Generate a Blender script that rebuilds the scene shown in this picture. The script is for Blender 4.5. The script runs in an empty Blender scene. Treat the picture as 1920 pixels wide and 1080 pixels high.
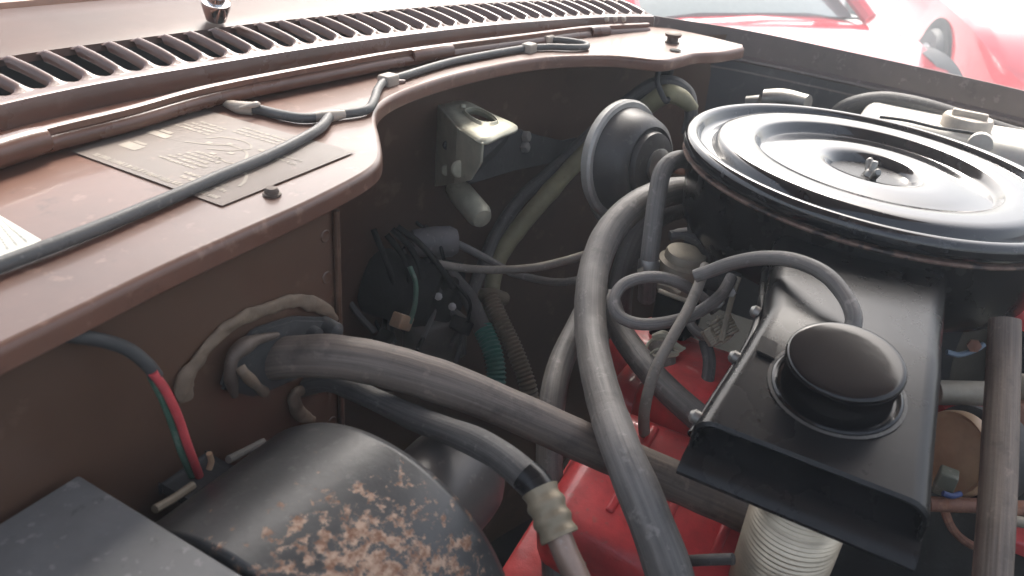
import bpy, bmesh, math, random
import numpy as np
from mathutils import Vector, Matrix, noise as mnoise
random.seed(7)
SC = bpy.context.scene
COL = SC.collection
R = math.radians

# ---------------------------------------------------------------- camera
CAMZ = 1.25
PITCH, ROLL, YAW, FPX = R(29.0), R(5.5), R(27.0), 1478.0
def _dir(px, py):
    x = (px - 960.0) / FPX; y = (540.0 - py) / FPX
    c, s = math.cos(ROLL), math.sin(ROLL)
    x, y = c * x - s * y, s * x + c * y
    u = y * math.cos(PITCH) - math.sin(PITCH); f = math.cos(PITCH) + y * math.sin(PITCH)
    return Vector((x * math.sin(YAW) + f * math.cos(YAW), -x * math.cos(YAW) + f * math.sin(YAW), u))
ORG = Vector((0, 0, CAMZ))
def P(px, py, d): return ORG + _dir(px, py) * d              # measured point: picture ray + metres of depth
def onX(px, py, v): q = _dir(px, py); return ORG + q * (v / q.x)
def onY(px, py, v): q = _dir(px, py); return ORG + q * (v / q.y)
def onZ(px, py, v): q = _dir(px, py); return ORG + q * (v / q.z)  # v = height relative to the eye (negative)
cam = bpy.data.cameras.new('camera'); camo = bpy.data.objects.new('camera', cam); COL.objects.link(camo)
fw = _dir(960, 540); rt = (_dir(961, 540) - fw).normalized(); up = (_dir(960, 539) - fw).normalized()
fw.normalize()
m = Matrix((rt, up, -fw)).transposed().to_4x4(); m.translation = ORG
camo.matrix_world = m
cam.sensor_width = 36.0; cam.lens = 36.0 * FPX / 1920.0
cam.clip_start = 0.02; cam.clip_end = 500
cam.dof.use_dof = True; cam.dof.focus_distance = 0.62; cam.dof.aperture_fstop = 13.0
SC.camera = camo

# ---------------------------------------------------------------- sky, sun, exposure
W = bpy.data.worlds.new('World'); SC.world = W; W.use_nodes = True
nt = W.node_tree
sky = nt.nodes.new('ShaderNodeTexSky'); sky.sky_type = 'NISHITA'; sky.sun_disc = False
SUN_EL, SUN_AZ = R(48), R(66)
sky.sun_elevation = SUN_EL; sky.sun_rotation = SUN_AZ
sky.air_density = 1.0; sky.dust_density = 6.0; sky.ozone_density = 0.6
bg = nt.nodes['Background']; hs = nt.nodes.new('ShaderNodeHueSaturation'); hs.inputs['Saturation'].default_value = 0.55; nt.links.new(sky.outputs[0], hs.inputs['Color']); nt.links.new(hs.outputs[0], bg.inputs[0]); bg.inputs[1].default_value = 0.15
sl = bpy.data.lights.new('sun', 'SUN'); sl.energy = 1.7; sl.angle = R(24); sl.color = (1.0, 0.95, 0.88)
so = bpy.data.objects.new('sun', sl); COL.objects.link(so)
sd = Vector((math.sin(SUN_AZ) * math.cos(SUN_EL), math.cos(SUN_AZ) * math.cos(SUN_EL), math.sin(SUN_EL)))
so.rotation_euler = sd.to_track_quat('Z', 'Y').to_euler()
SC.view_settings.view_transform = 'Standard'; SC.view_settings.look = 'None'
SC.view_settings.exposure = 1.38; SC.view_settings.gamma = 1.0
SC.cycles.use_denoising = True
SC.cycles.max_bounces = 8; SC.cycles.volume_bounces = 0
HAZE = 0.058

# ---------------------------------------------------------------- materials
MATS = {}
def mat(name, col, rough=0.5, metal=0.0, var=0.25, dust=0.0, dcol=(0.36, 0.34, 0.31), bump=0.15, scale=40.0,
        rust=None, coat=0.0, trans=0.0, stretch=None, spec=0.5, bscale=None, streak=0.0):
    if name in MATS: return MATS[name]
    M = bpy.data.materials.new(name); M.use_nodes = True
    t = M.node_tree; N = t.nodes; L = t.links
    b = N['Principled BSDF']
    tc = N.new('ShaderNodeTexCoord'); src = tc.outputs['Object']
    if stretch:
        mp = N.new('ShaderNodeMapping'); mp.inputs['Scale'].default_value = stretch; L.new(src, mp.inputs[0]); src = mp.outputs[0]
    def noise(s, det=6, ro=0.6, v=None):
        n = N.new('ShaderNodeTexNoise'); n.inputs['Scale'].default_value = s; n.inputs['Detail'].default_value = det
        n.inputs['Roughness'].default_value = ro; L.new(v or src, n.inputs['Vector']); return n.outputs['Fac']
    def ramp(f, a, z, c0=(0, 0, 0, 1), c1=(1, 1, 1, 1)):
        r = N.new('ShaderNodeValToRGB'); r.color_ramp.elements[0].position = a; r.color_ramp.elements[1].position = z
        r.color_ramp.elements[0].color = c0; r.color_ramp.elements[1].color = c1; L.new(f, r.inputs[0]); return r.outputs[0]
    def mix(f, a, c):
        x = N.new('ShaderNodeMix'); x.data_type = 'RGBA'
        if isinstance(f, float): x.inputs[0].default_value = f
        else: L.new(f, x.inputs[0])
        for i, v in ((6, a), (7, c)):
            if isinstance(v, tuple): x.inputs[i].default_value = v + (1,) if len(v) == 3 else v
            else: L.new(v, x.inputs[i])
        return x.outputs[2]
    def math_(op, a, c):
        x = N.new('ShaderNodeMath'); x.operation = op
        for i, v in ((0, a), (1, c)):
            if isinstance(v, (int, float)): x.inputs[i].default_value = v
            else: L.new(v, x.inputs[i])
        return x.outputs[0]
    lo = tuple(c * (1 - var) for c in col); hi = tuple(min(1, c * (1 + var)) for c in col)
    cur = mix(ramp(noise(scale), 0.3, 0.7), lo, hi)
    rgh = math_('ADD', math_('MULTIPLY', noise(scale * 0.6), 0.22 if rough > 0.15 else 0.08), rough - (0.1 if rough > 0.15 else 0.03))
    if dust > 0:
        dm = ramp(noise(scale * 0.45, 8, 0.68), 0.38, 0.72)
        dm = math_('MULTIPLY', math_('ADD', math_('MULTIPLY', dm, 0.6), 0.4), dust)
        cur = mix(dm, cur, dcol); rgh = math_('ADD', rgh, math_('MULTIPLY', dm, 0.25))
        sp = ramp(noise(scale * 4.5, 4, 0.6), 0.60, 0.68)
        cur = mix(math_('MULTIPLY', sp, min(0.5, dust)), cur, tuple(min(1, c * 1.35) for c in dcol))
        gr = ramp(noise(scale * 2.2, 5, 0.7), 0.60, 0.70)
        cur = mix(math_('MULTIPLY', gr, min(0.45, dust)), cur, tuple(c * 0.45 for c in col))
    hgt = noise(bscale or scale * 6, 4)
    if streak:
        um = N.new('ShaderNodeMapping'); um.inputs['Scale'].default_value = (26, 9, 1); L.new(tc.outputs['UV'], um.inputs[0])
        sn_ = noise(1.0, 5, 0.6, um.outputs[0]); st = ramp(sn_, 0.36, 0.66)
        cur = mix(math_('MULTIPLY', st, streak), cur, tuple(min(1, c * 1.25) for c in dcol))
        um2 = N.new('ShaderNodeMapping'); um2.inputs['Scale'].default_value = (3, 30, 1); L.new(tc.outputs['UV'], um2.inputs[0])
        st2 = ramp(noise(1.0, 6, 0.7, um2.outputs[0]), 0.52, 0.66)
        cur = mix(math_('MULTIPLY', st2, streak), cur, tuple(c * 0.7 for c in col))
        hgt = math_('ADD', hgt, math_('MULTIPLY', sn_, 1.6))
    if rust:
        thr, rc1, rc2, sc_ = rust[:4]
        f = noise(sc_, 9, 0.66)
        if len(rust) > 4:                                     # rust gathers round one worn spot
            (cx, cy, cz), rad, amt = rust[4]
            vm = N.new('ShaderNodeVectorMath'); vm.operation = 'DISTANCE'; L.new(tc.outputs['Object'], vm.inputs[0])
            vm.inputs[1].default_value = (cx, cy, cz)
            mr = N.new('ShaderNodeMapRange'); L.new(vm.outputs['Value'], mr.inputs[0])
            mr.inputs[1].default_value = 0; mr.inputs[2].default_value = rad; mr.inputs[3].default_value = amt; mr.inputs[4].default_value = 0
            f = math_('ADD', f, mr.outputs[0])
        rm = ramp(f, thr, thr + 0.075)
        rc = mix(ramp(noise(sc_ * 1.7, 6), 0.38, 0.62), rc1, rc2)
        cur = mix(rm, cur, rc); rgh = math_('ADD', rgh, math_('MULTIPLY', rm, 0.35))
        hgt = math_('ADD', hgt, math_('MULTIPLY', rm, -0.8))
        if metal == 0: pass
    L.new(cur, b.inputs['Base Color']); L.new(rgh, b.inputs['Roughness'])
    b.inputs['Metallic'].default_value = metal; b.inputs['Coat Weight'].default_value = coat; b.inputs['Coat Roughness'].default_value = 0.08
    b.inputs['Transmission Weight'].default_value = trans; b.inputs['Specular IOR Level'].default_value = spec
    if bump:
        bp = N.new('ShaderNodeBump'); bp.inputs['Strength'].default_value = bump; bp.inputs['Distance'].default_value = 0.0012
        L.new(hgt, bp.inputs['Height']); L.new(bp.outputs[0], b.inputs['Normal'])
    MATS[name] = M; return M

RC1, RC2 = (0.30, 0.13, 0.07), (0.50, 0.33, 0.24)
M_brown = mat('brown_paint', (0.095, 0.040, 0.025), 0.26, dust=0.10, dcol=(0.22, 0.14, 0.11), scale=14, bump=0.05, coat=0.25)
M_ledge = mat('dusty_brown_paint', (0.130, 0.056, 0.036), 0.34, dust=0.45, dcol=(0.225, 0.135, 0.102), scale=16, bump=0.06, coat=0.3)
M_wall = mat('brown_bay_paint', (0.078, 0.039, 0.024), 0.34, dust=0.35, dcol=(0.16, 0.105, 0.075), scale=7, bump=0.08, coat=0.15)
M_apron = mat('dark_apron_paint', (0.055, 0.055, 0.062), 0.5, dust=0.3, dcol=(0.13, 0.125, 0.125), scale=10, bump=0.08)
M_fend = mat('dark_brown_fender_paint', (0.10, 0.075, 0.068), 0.42, dust=0.35, dcol=(0.22, 0.19, 0.18), scale=20, bump=0.05)
M_hose = mat('dusty_black_rubber', (0.035, 0.034, 0.033), 0.5, dust=0.5, dcol=(0.16, 0.15, 0.142), scale=45, bump=0.3, streak=0.4)
M_hosebrown = mat('brownish_rubber', (0.075, 0.062, 0.053), 0.48, dust=0.55, dcol=(0.22, 0.175, 0.145), scale=22, bump=0.35, streak=0.6)
M_hosegrey = mat('grey_dusty_rubber', (0.080, 0.077, 0.074), 0.46, dust=0.55, dcol=(0.27, 0.25, 0.23), scale=26, bump=0.3, streak=0.45)
M_hosepale = mat('pale_rubber', (0.22, 0.20, 0.17), 0.55, dust=0.5, dcol=(0.34, 0.30, 0.26), scale=50, bump=0.2)
M_black = mat('satin_black_enamel', (0.011, 0.011, 0.012), 0.25, dust=0.08, dcol=(0.07, 0.062, 0.056), scale=26, bump=0.12, bscale=18, coat=0.0, spec=0.33, rust=(0.735, (0.10, 0.06, 0.04), (0.2, 0.13, 0.1), 45))
M_lid = mat('glossy_black_lid', (0.012, 0.012, 0.013), 0.10, dust=0.07, dcol=(0.26, 0.26, 0.27), scale=22, bump=0.12, bscale=14, coat=0.55, spec=0.6)
M_seam = mat('rusty_seam', (0.05, 0.04, 0.035), 0.6, scale=60, rust=(0.42, (0.16, 0.10, 0.08), (0.24, 0.17, 0.14), 60))
M_dark = mat('grimy_dark_metal', (0.035, 0.036, 0.037), 0.6, dust=0.5, dcol=(0.085, 0.08, 0.075), scale=25, bump=0.3)
M_red = mat('red_engine_paint', (0.74, 0.060, 0.070), 0.3, dust=0.35, dcol=(0.26, 0.12, 0.10), scale=35, bump=0.45, coat=0.4, bscale=90)
M_cream = mat('cadmium_plated_steel', (0.50, 0.49, 0.38), 0.42, metal=0.25, dust=0.45, dcol=(0.33, 0.31, 0.25), scale=40, bump=0.15, rust=(0.66, RC1, (0.4, 0.33, 0.22), 50))
M_tan = mat('dusty_tan_casting', (0.36, 0.32, 0.25), 0.5, metal=0.2, dust=0.4, dcol=(0.3, 0.26, 0.21), scale=40, bump=0.2)
M_steel = mat('grey_steel', (0.34, 0.33, 0.31), 0.38, metal=0.7, dust=0.3, dcol=(0.25, 0.23, 0.21), scale=50, bump=0.15)
M_alu = mat('foil_duct', (0.60, 0.52, 0.40), 0.34, metal=0.75, dust=0.28, dcol=(0.45, 0.40, 0.32), scale=30, bump=0.12)
M_brownbolt = mat('dull_brown_steel', (0.10, 0.075, 0.06), 0.5, metal=0.3, dust=0.4, dcol=(0.16, 0.13, 0.11), scale=80, bump=0.2)
M_rusty = mat('rusty_steel', (0.25, 0.12, 0.08), 0.6, metal=0.2, scale=60, bump=0.3, rust=(0.5, RC1, (0.45, 0.25, 0.17), 60))
M_white = mat('aged_white_plastic', (0.62, 0.60, 0.54), 0.45, dust=0.2, dcol=(0.4, 0.36, 0.3), scale=20, bump=0.05)
M_clip = mat('white_nylon', (0.40, 0.34, 0.28), 0.45, dust=0.3, scale=60, bump=0.05)
M_putty = mat('tan_putty', (0.19, 0.140, 0.095), 0.65, dust=0.45, dcol=(0.14, 0.10, 0.08), scale=45, bump=0.8, bscale=90)
M_yellow = mat('olive_yellow_loom', (0.30, 0.28, 0.17), 0.5, dust=0.35, dcol=(0.2, 0.18, 0.13), scale=35, bump=0.1)
M_green = mat('green_conduit', (0.03, 0.19, 0.15), 0.45, dust=0.2, dcol=(0.12, 0.16, 0.14), scale=50, bump=0.1)
M_bronze = mat('brown_conduit', (0.20, 0.16, 0.11), 0.5, dust=0.35, dcol=(0.25, 0.21, 0.16), scale=50, bump=0.1)
M_wred = mat('red_wire', (0.55, 0.06, 0.07), 0.4, dust=0.1, bump=0.05)
M_wgreen = mat('green_wire', (0.03, 0.12, 0.075), 0.45, dust=0.2, bump=0.05)
M_orange = mat('tan_connector', (0.42, 0.26, 0.15), 0.5, dust=0.2, bump=0.1)
M_decal = mat('grey_decal', (0.175, 0.150, 0.13), 0.40, dust=0.6, dcol=(0.23, 0.17, 0.14), scale=20, bump=0.02, var=0.1)
M_print = mat('faded_cream_print', (0.42, 0.36, 0.29), 0.5, dust=0.4, dcol=(0.20, 0.19, 0.18), scale=90, bump=0, var=0.2)
M_paper = mat('cream_paper_label', (0.78, 0.76, 0.66), 0.5, dust=0.05, bump=0.02, var=0.06)
M_ink = mat('grey_ink', (0.42, 0.42, 0.38), 0.6, dust=0.1, bump=0)
M_cap = mat('orange_brown_phenolic', (0.47, 0.30, 0.17), 0.4, dust=0.25, dcol=(0.35, 0.24, 0.16), scale=30, bump=0.1)
M_chrome = mat('chrome', (0.75, 0.76, 0.76), 0.12, metal=1.0, var=0.05, bump=0)
M_drum = mat('worn_black_drum_paint', (0.036, 0.037, 0.038), 0.30, dust=0.35, dcol=(0.13, 0.125, 0.12), scale=30, bump=0.14,
             rust=(0.672, (0.19, 0.09, 0.05), (0.46, 0.32, 0.23), 150, ((-.015, 0.0, 0.0), 0.10, 0.34)))
M_box = mat('scuffed_grey_black_box', (0.11, 0.115, 0.12), 0.38, dust=0.5, dcol=(0.24, 0.235, 0.23), scale=35, bump=0.1,
            rust=(0.67, (0.40, 0.20, 0.12), (0.5, 0.42, 0.36), 80))
M_ground = mat('pale_concrete', (0.74, 0.73, 0.71), 0.7, var=0.06, scale=1.5, bump=0.1)
M_carred = mat('bright_red_car_paint', (0.72, 0.03, 0.055), 0.14, var=0.06, scale=3, bump=0, coat=1.0)
M_tyre = mat('tyre_rubber', (0.03, 0.03, 0.035), 0.6, scale=20)
M_rim = mat('grey_wheel_metal', (0.28, 0.29, 0.32), 0.3, metal=0.7, scale=10, bump=0)
M_glass = mat('window_glass', (0.10, 0.14, 0.14), 0.04, var=0.1, bump=0, coat=0.6, spec=0.8)
M_wind = mat('windscreen_glass', (0.16, 0.15, 0.145), 0.03, var=0.1, bump=0, coat=1.0, spec=1.0)
M_cavity = mat('cavity_black', (0.012, 0.013, 0.013), 0.8, bump=0)  # near-black: the shade of hollows put into the colour; gasket too

# ---------------------------------------------------------------- mesh helpers
def _wl(parent):
    v = Vector((0, 0, 0)); p = parent
    while p is not None: v += p.location; p = p.parent
    return v
def mesh(name, V, F, m, parent=None, smooth=True, auto=True):
    V = [Vector(v) for v in V]
    if parent is None:
        lo = Vector([min(v[i] for v in V) for i in range(3)]); hi = Vector([max(v[i] for v in V) for i in range(3)])
        c = Vector(((lo.x + hi.x) / 2, (lo.y + hi.y) / 2, lo.z)); off = c
    else: c = Vector((0, 0, 0)); off = _wl(parent)
    me = bpy.data.meshes.new(name); me.from_pydata([v - off for v in V], [], F); me.update()
    o = bpy.data.objects.new(name, me); COL.objects.link(o); o.location = c; o.parent = parent
    me.materials.append(m)
    bm = bmesh.new(); bm.from_mesh(me); bmesh.ops.recalc_face_normals(bm, faces=bm.faces)
    if smooth:
        for f in bm.faces: f.smooth = True
        if auto:
            for e in bm.edges:
                if len(e.link_faces) == 2 and e.calc_face_angle(0) > R(38): e.smooth = False
    bm.to_mesh(me); bm.free()
    return o
def tag(o, label=None, cat=None, group=None, kind=None):
    if label: o['label'] = label
    if cat: o['category'] = cat
    if group: o['group'] = group
    if kind: o['kind'] = kind
    return o
def thing(name, label, cat, loc=(0, 0, 0), group=None):
    o = bpy.data.objects.new(name, None); o.empty_display_size = 0.02; COL.objects.link(o); o.location = Vector(loc)
    return tag(o, label, cat, group)
def spline(pts, n=None, closed=False):
    pts = [list(p) for p in pts]; k = len(pts); out = []
    A = np.array(pts, float); seg = k if closed else k - 1
    n = n or 10
    for i in range(seg):
        p0 = A[(i - 1) % k] if closed or i > 0 else 2 * A[0] - A[1]
        p1, p2 = A[i], A[(i + 1) % k]
        p3 = A[(i + 2) % k] if closed or i + 2 < k else 2 * A[-1] - A[-2]
        for j in range(n):
            t = j / n
            out.append(0.5 * ((2 * p1) + (-p0 + p2) * t + (2 * p0 - 5 * p1 + 4 * p2 - p3) * t * t + (-p0 + 3 * p1 - 3 * p2 + p3) * t ** 3))
    if not closed: out.append(A[-1])
    return out
def tube_geo(path, rad, seg=16, closed=False):
    path = [Vector(p[:3]) for p in path]; n = len(path); V = []; F = []
    T = [((path[(i + 1) % n] - path[i - 1]) if closed else (path[min(i + 1, n - 1)] - path[max(i - 1, 0)])).normalized() for i in range(n)]
    u = T[0].orthogonal().normalized()
    for i in range(n):
        u = (u - T[i] * u.dot(T[i])).normalized(); w = T[i].cross(u)
        r = rad[i] if hasattr(rad, '__len__') else rad
        for j in range(seg):
            a = 2 * math.pi * j / seg; V.append(path[i] + (u * math.cos(a) + w * math.sin(a)) * r)
    rng = n if closed else n - 1
    for i in range(rng):
        for j in range(seg):
            a = i * seg + j; b = i * seg + (j + 1) % seg; c = ((i + 1) % n) * seg
            F.append((a, b, c + (j + 1) % seg, c + j))
    if not closed:
        F.append(tuple(range(seg))[::-1]); F.append(tuple((n - 1) * seg + j for j in range(seg)))
    return V, F
def tube(name, ctrl, r, m, parent=None, seg=18, n=10, rib=None, closed=False, wob=0.0):
    """ctrl: (px,py,depth) measured points; r in metres (or list per control point)"""
    pts = [list(P(*c[:3])) for c in ctrl] if not isinstance(ctrl[0], Vector) else [list(c) for c in ctrl]
    rr = r if hasattr(r, '__len__') else [r] * len(pts)
    pts = [p + [q] for p, q in zip(pts, rr)]
    sp = spline(pts, n, closed)
    if rib:                                                   # corrugation: real rings along the run
        pitch, amp = rib
        L = [0]
        for a, b in zip(sp[:-1], sp[1:]): L.append(L[-1] + float(np.linalg.norm(b[:3] - a[:3])))
        K = int(L[-1] / pitch * 6); out = []; A = np.array(sp)
        for i in range(K + 1):
            s = L[-1] * i / K; q = [float(np.interp(s, L, A[:, k])) for k in range(4)]
            q[3] += amp * math.cos(2 * math.pi * s / pitch); out.append(q)
        sp = out
    sp = [list(s) for s in sp]
    rad = [s[3] * (1 + wob * mnoise.noise(Vector((s[0], s[1], s[2])) * 60)) for s in sp]
    V, F = tube_geo(sp, rad, seg, closed)
    o = mesh(name, V, F, m, parent)
    L = [0.0]                                                 # (round, along) coordinates for lengthwise streaks
    for a, b in zip(sp[:-1], sp[1:]): L.append(L[-1] + math.dist(a[:3], b[:3]))
    uvl = o.data.uv_layers.new(name='run')
    for p in o.data.polygons:
        vs = [o.data.loops[i].vertex_index for i in p.loop_indices]; js = [v % seg for v in vs]; wrap = 0 in js and seg - 1 in js and len(js) == 4
        for i, v, j in zip(p.loop_indices, vs, js): uvl.data[i].uv = ((1.0 if wrap and j == 0 else j / seg), L[v // seg] if v // seg < len(L) else 0)
    return o
def lathe(name, prof, org, axis, m, parent=None, seg=48, close=True):
    ax = Vector(axis).normalized(); u = ax.orthogonal().normalized(); w = ax.cross(u); org = Vector(org); V = []; F = []
    for r, h in prof:
        for j in range(seg):
            a = 2 * math.pi * j / seg; V.append(org + ax * h + (u * math.cos(a) + w * math.sin(a)) * r)
    for i in range(len(prof) - 1):
        for j in range(seg):
            k = (j + 1) % seg; F.append((i * seg + j, i * seg + k, (i + 1) * seg + k, (i + 1) * seg + j))
    if close:
        if prof[0][0] > 1e-5: F.append(tuple(range(seg))[::-1])
        if prof[-1][0] > 1e-5: F.append(tuple((len(prof) - 1) * seg + j for j in range(seg)))
    o = mesh(name, V, F, m, parent)
    return o
def box(name, lo, hi, m, parent=None, bev=0.003, rot=None, org=None, segs=3):
    bm = bmesh.new(); bmesh.ops.create_cube(bm, size=1)
    c = (Vector(lo) + Vector(hi)) / 2; s = Vector(hi) - Vector(lo)
    for v in bm.verts: v.co = Vector((v.co.x * s.x, v.co.y * s.y, v.co.z * s.z))
    if bev: bmesh.ops.bevel(bm, geom=bm.edges[:], offset=bev, segments=segs, affect='EDGES', profile=0.5)
    if rot is not None: bmesh.ops.rotate(bm, verts=bm.verts, matrix=rot)
    V = [v.co + c for v in bm.verts]; bm.verts.index_update(); F = [tuple(v.index for v in f.verts) for f in bm.faces]; bm.free()
    return mesh(name, V, F, m, parent)
def sweep(name, path, prof, m, parent=None, closed_prof=False):
    """path: 3-D points; prof: (side, up) offsets, side = left of travel"""
    V = []; F = []; n = len(path); k = len(prof)
    for i, p in enumerate(path):
        t = Vector(path[min(i + 1, n - 1)][:3]) - Vector(path[max(i - 1, 0)][:3]); t.z = 0; t.normalize(); s = Vector((-t.y, t.x, 0))
        for a, b in prof: V.append(Vector(p[:3]) + s * a + Vector((0, 0, b)))
    for i in range(n - 1):
        for j in range(k if closed_prof else k - 1):
            j2 = (j + 1) % k; F.append((i * k + j, i * k + j2, (i + 1) * k + j2, (i + 1) * k + j))
    if closed_prof: F += [tuple(range(k))[::-1], tuple((n - 1) * k + j for j in range(k))]
    return mesh(name, V, F, m, parent)
def solid(name, poly, nrm, th, m, parent=None, bev=0.0):
    """flat plate: outline poly (3-D) pushed th metres along nrm"""
    nrm = Vector(nrm).normalized(); bm = bmesh.new()
    vs = [bm.verts.new(Vector(p)) for p in poly]; f = bm.faces.new(vs)
    r = bmesh.ops.extrude_face_region(bm, geom=[f]); bmesh.ops.translate(bm, verts=[v for v in r['geom'] if isinstance(v, bmesh.types.BMVert)], vec=nrm * th)
    if bev: bmesh.ops.bevel(bm, geom=bm.edges[:], offset=bev, segments=2, affect='EDGES')
    bm.verts.index_update(); V = [v.co.copy() for v in bm.verts]; F = [tuple(v.index for v in f.verts) for f in bm.faces]; bm.free()
    return mesh(name, V, F, m, parent)
def grid(name, rows, m, parent=None):
    V = [Vector(p[:3]) for r in rows for p in r]; k = len(rows[0]); F = []
    for i in range(len(rows) - 1):
        for j in range(k - 1): F.append((i * k + j, i * k + j + 1, (i + 1) * k + j + 1, (i + 1) * k + j))
    return mesh(name, V, F, m, parent)
def resample(path, n):
    A = np.array([list(p[:3]) for p in path]); L = np.r_[0, np.cumsum(np.linalg.norm(np.diff(A, axis=0), axis=1))]
    s = np.linspace(0, L[-1], n); return [Vector([float(np.interp(x, L, A[:, k])) for k in range(3)]) for x in s]

# ================================================================ SETTING
G = 0.0
mesh('ground', [(-40, -40, G), (60, -40, G), (60, 60, G), (-40, 60, G)], [(0, 1, 2, 3)], M_ground)['kind'] = 'structure'

# ================================================================ THE BROWN CAR
car = thing('brown_car', 'brown car with its engine bay open, slotted cowl and dusty inner ledge', 'car')
ZL, ZF = -0.18, -0.156
cowl_px = [(-260, 275), (-120, 228), (0, 195), (160, 160), (330, 130), (640, 80), (900, 48), (1060, 35), (1160, 30), (1228, 30)]
cowl = spline([list(onZ(x, y, ZF - 0.012 * max(0, (x - 640) / 588) ** 1.5)) for x, y in cowl_px], 8)
cowl = resample(cowl, 90)
end = cowl[-1]
# dark drop face of the cowl lip plus the rolled top edge
sweep('cowl_lip', cowl, [(0.0, -0.020), (0.0, -0.004), (0.0015, -0.001), (0.004, 0.0), (0.013, -0.0005), (0.013, -0.004)], M_brown, car)
Yn = lambda X: float(np.interp(X, [p.x for p in cowl], [p.y for p in cowl]))
# slatted grille : bars share one mesh
PITCHX = 0.0216; SL = 0.056
def slat_mesh():
    V = []; F = []; N = 22; K = 7
    for i in range(N + 1):
        t = i / N; e = min(t, 1 - t)
        w = 0.0037 + (PITCHX / 2 - 0.0037) * max(0, 1 - e / 0.11) ** 2
        z0 = 0.0012 * math.sin(math.pi * t) + 0.007 * t
        for j in range(K):
            a = -1 + 2 * j / (K - 1)
            V.append((a * w, t * SL, z0 + 0.0028 * (1 - a * a) * min(1, e / 0.08) - (0.004 if abs(a) == 1 and e > 0.1 else 0)))
    for i in range(N):
        for j in range(K - 1): a = i * K + j; F.append((a, a + 1, a + K + 1, a + K))
    me = bpy.data.meshes.new('slat'); me.from_pydata(V, [], F); me.materials.append(M_brown)
    for p in me.polygons: p.use_smooth = True
    return me
sm = slat_mesh(); L = 0
path = resample(cowl, 800); last = None; acc = 0; s_pos = []
for a, b in zip(path[:-1], path[1:]):
    acc += (b - a).length
    if acc >= PITCHX: s_pos.append((b.copy(), (b - a).normalized())); acc = 0
rear_edge = []
for p, t in s_pos:
    o = bpy.data.objects.new('slat', sm); COL.objects.link(o); o.parent = car
    ang = math.atan2(t.y, t.x) * 0.9
    o.location = p + Vector((0.013 * -math.sin(ang), 0.013 * math.cos(ang), -0.0008)); o.rotation_euler = (0, 0, ang)
    rear_edge.append(Vector((o.location.x - math.sin(ang) * (SL - 0.001), o.location.y + math.cos(ang) * (SL - 0.001), o.location.z + 0.0068)))
M_cavity_b = M_cavity
sweep('grille_cavity', cowl, [(0.006, -0.003), (0.006, -0.07), (0.075, -0.07), (0.075, 0.0)], M_cavity, car)
re_ = resample(rear_edge, 60)
def rear_row(dy, dz): return [p + Vector((0.0, dy, dz)) for p in re_]
grid('rear_cowl_panel', [rear_row(-0.003, -0.004), rear_row(-0.001, 0.0012), rear_row(0.006, 0.0035), rear_row(0.02, 0.006), rear_row(0.05, 0.011), rear_row(0.085, 0.013), rear_row(0.092, 0.010)], mat('matte_cowl_brown', (0.060, 0.025, 0.016), 0.38, dust=0.12, dcol=(0.10, 0.055, 0.04), scale=14, bump=0.04, spec=0.25), car)
grid('windscreen_moulding', [rear_row(0.0915, 0.008), rear_row(0.093, 0.016), rear_row(0.102, 0.019), rear_row(0.112, 0.018)],
     mat('orange_brown_moulding', (0.30, 0.15, 0.09), 0.3, bump=0.05, coat=0.4, scale=30), car)
grid('windscreen', [rear_row(0.111, 0.016), rear_row(0.20, 0.055), rear_row(0.34, 0.13), rear_row(0.8, 0.36)], M_wind, car)
wp = onZ(405, 6, -.130)
wv = lathe('wiper_pivot', [(0.0, 0.009), (0.005, 0.0085), (0.0075, 0.006), (0.0075, 0.002), (0.011, 0.001), (0.0115, -0.002), (0.008, -0.014)], wp + Vector((0, 0, 0.0)), (-.1, -0.25, 1), M_chrome, car)
# seal channel and thin rail in front of the lip
rail_px = [(-260, 360), (-100, 300), (75, 246), (240, 206), (400, 163), (640, 117), (770, 95), (1000, 65), (1105, 52), (1215, 46)]
rail = resample(spline([list(onZ(x, y, -0.164 - 0.010 * max(0, (x - 640) / 588) ** 1.5)) for x, y in rail_px], 8), 80)
sweep('weatherstrip_rail', rail, [(-0.0022, -0.003), (-0.0026, 0.0012), (-0.001, 0.0022), (0.0014, 0.0020), (0.0018, -0.004)], M_ledge, car)
sweep('seal_channel', rail, [(-0.0040, -0.0125), (-0.0058, -0.0105), (-0.0062, -0.0075), (-0.0050, -0.0045), (-0.0026, -0.0028), (0.001, -0.0024), (0.0024, -0.006), (0.040, -0.008)], M_brown, car)
def sleeve(i0, i1, r=0.0085):
    pts = [rail[i] + Vector((0, -0.0010, -0.0048)) for i in range(i0, i1 + 1)]
    V, F = tube_geo(pts, [r * (0.9 if k in (0, len(pts) - 1) else 1) for k in range(len(pts))], 18); return mesh('seal_sleeve', V, F, M_brown, car)
def near_idx(px, py):
    q = onZ(px, py, -0.166); return min(range(len(rail)), key=lambda i: abs(rail[i].y / rail[i].x - q.y / q.x))
sleeve(0, near_idx(65, 248)); sleeve(near_idx(772, 95), near_idx(838, 86), 0.0072); sleeve(near_idx(1105, 52), near_idx(1135, 50), 0.007)

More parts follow.
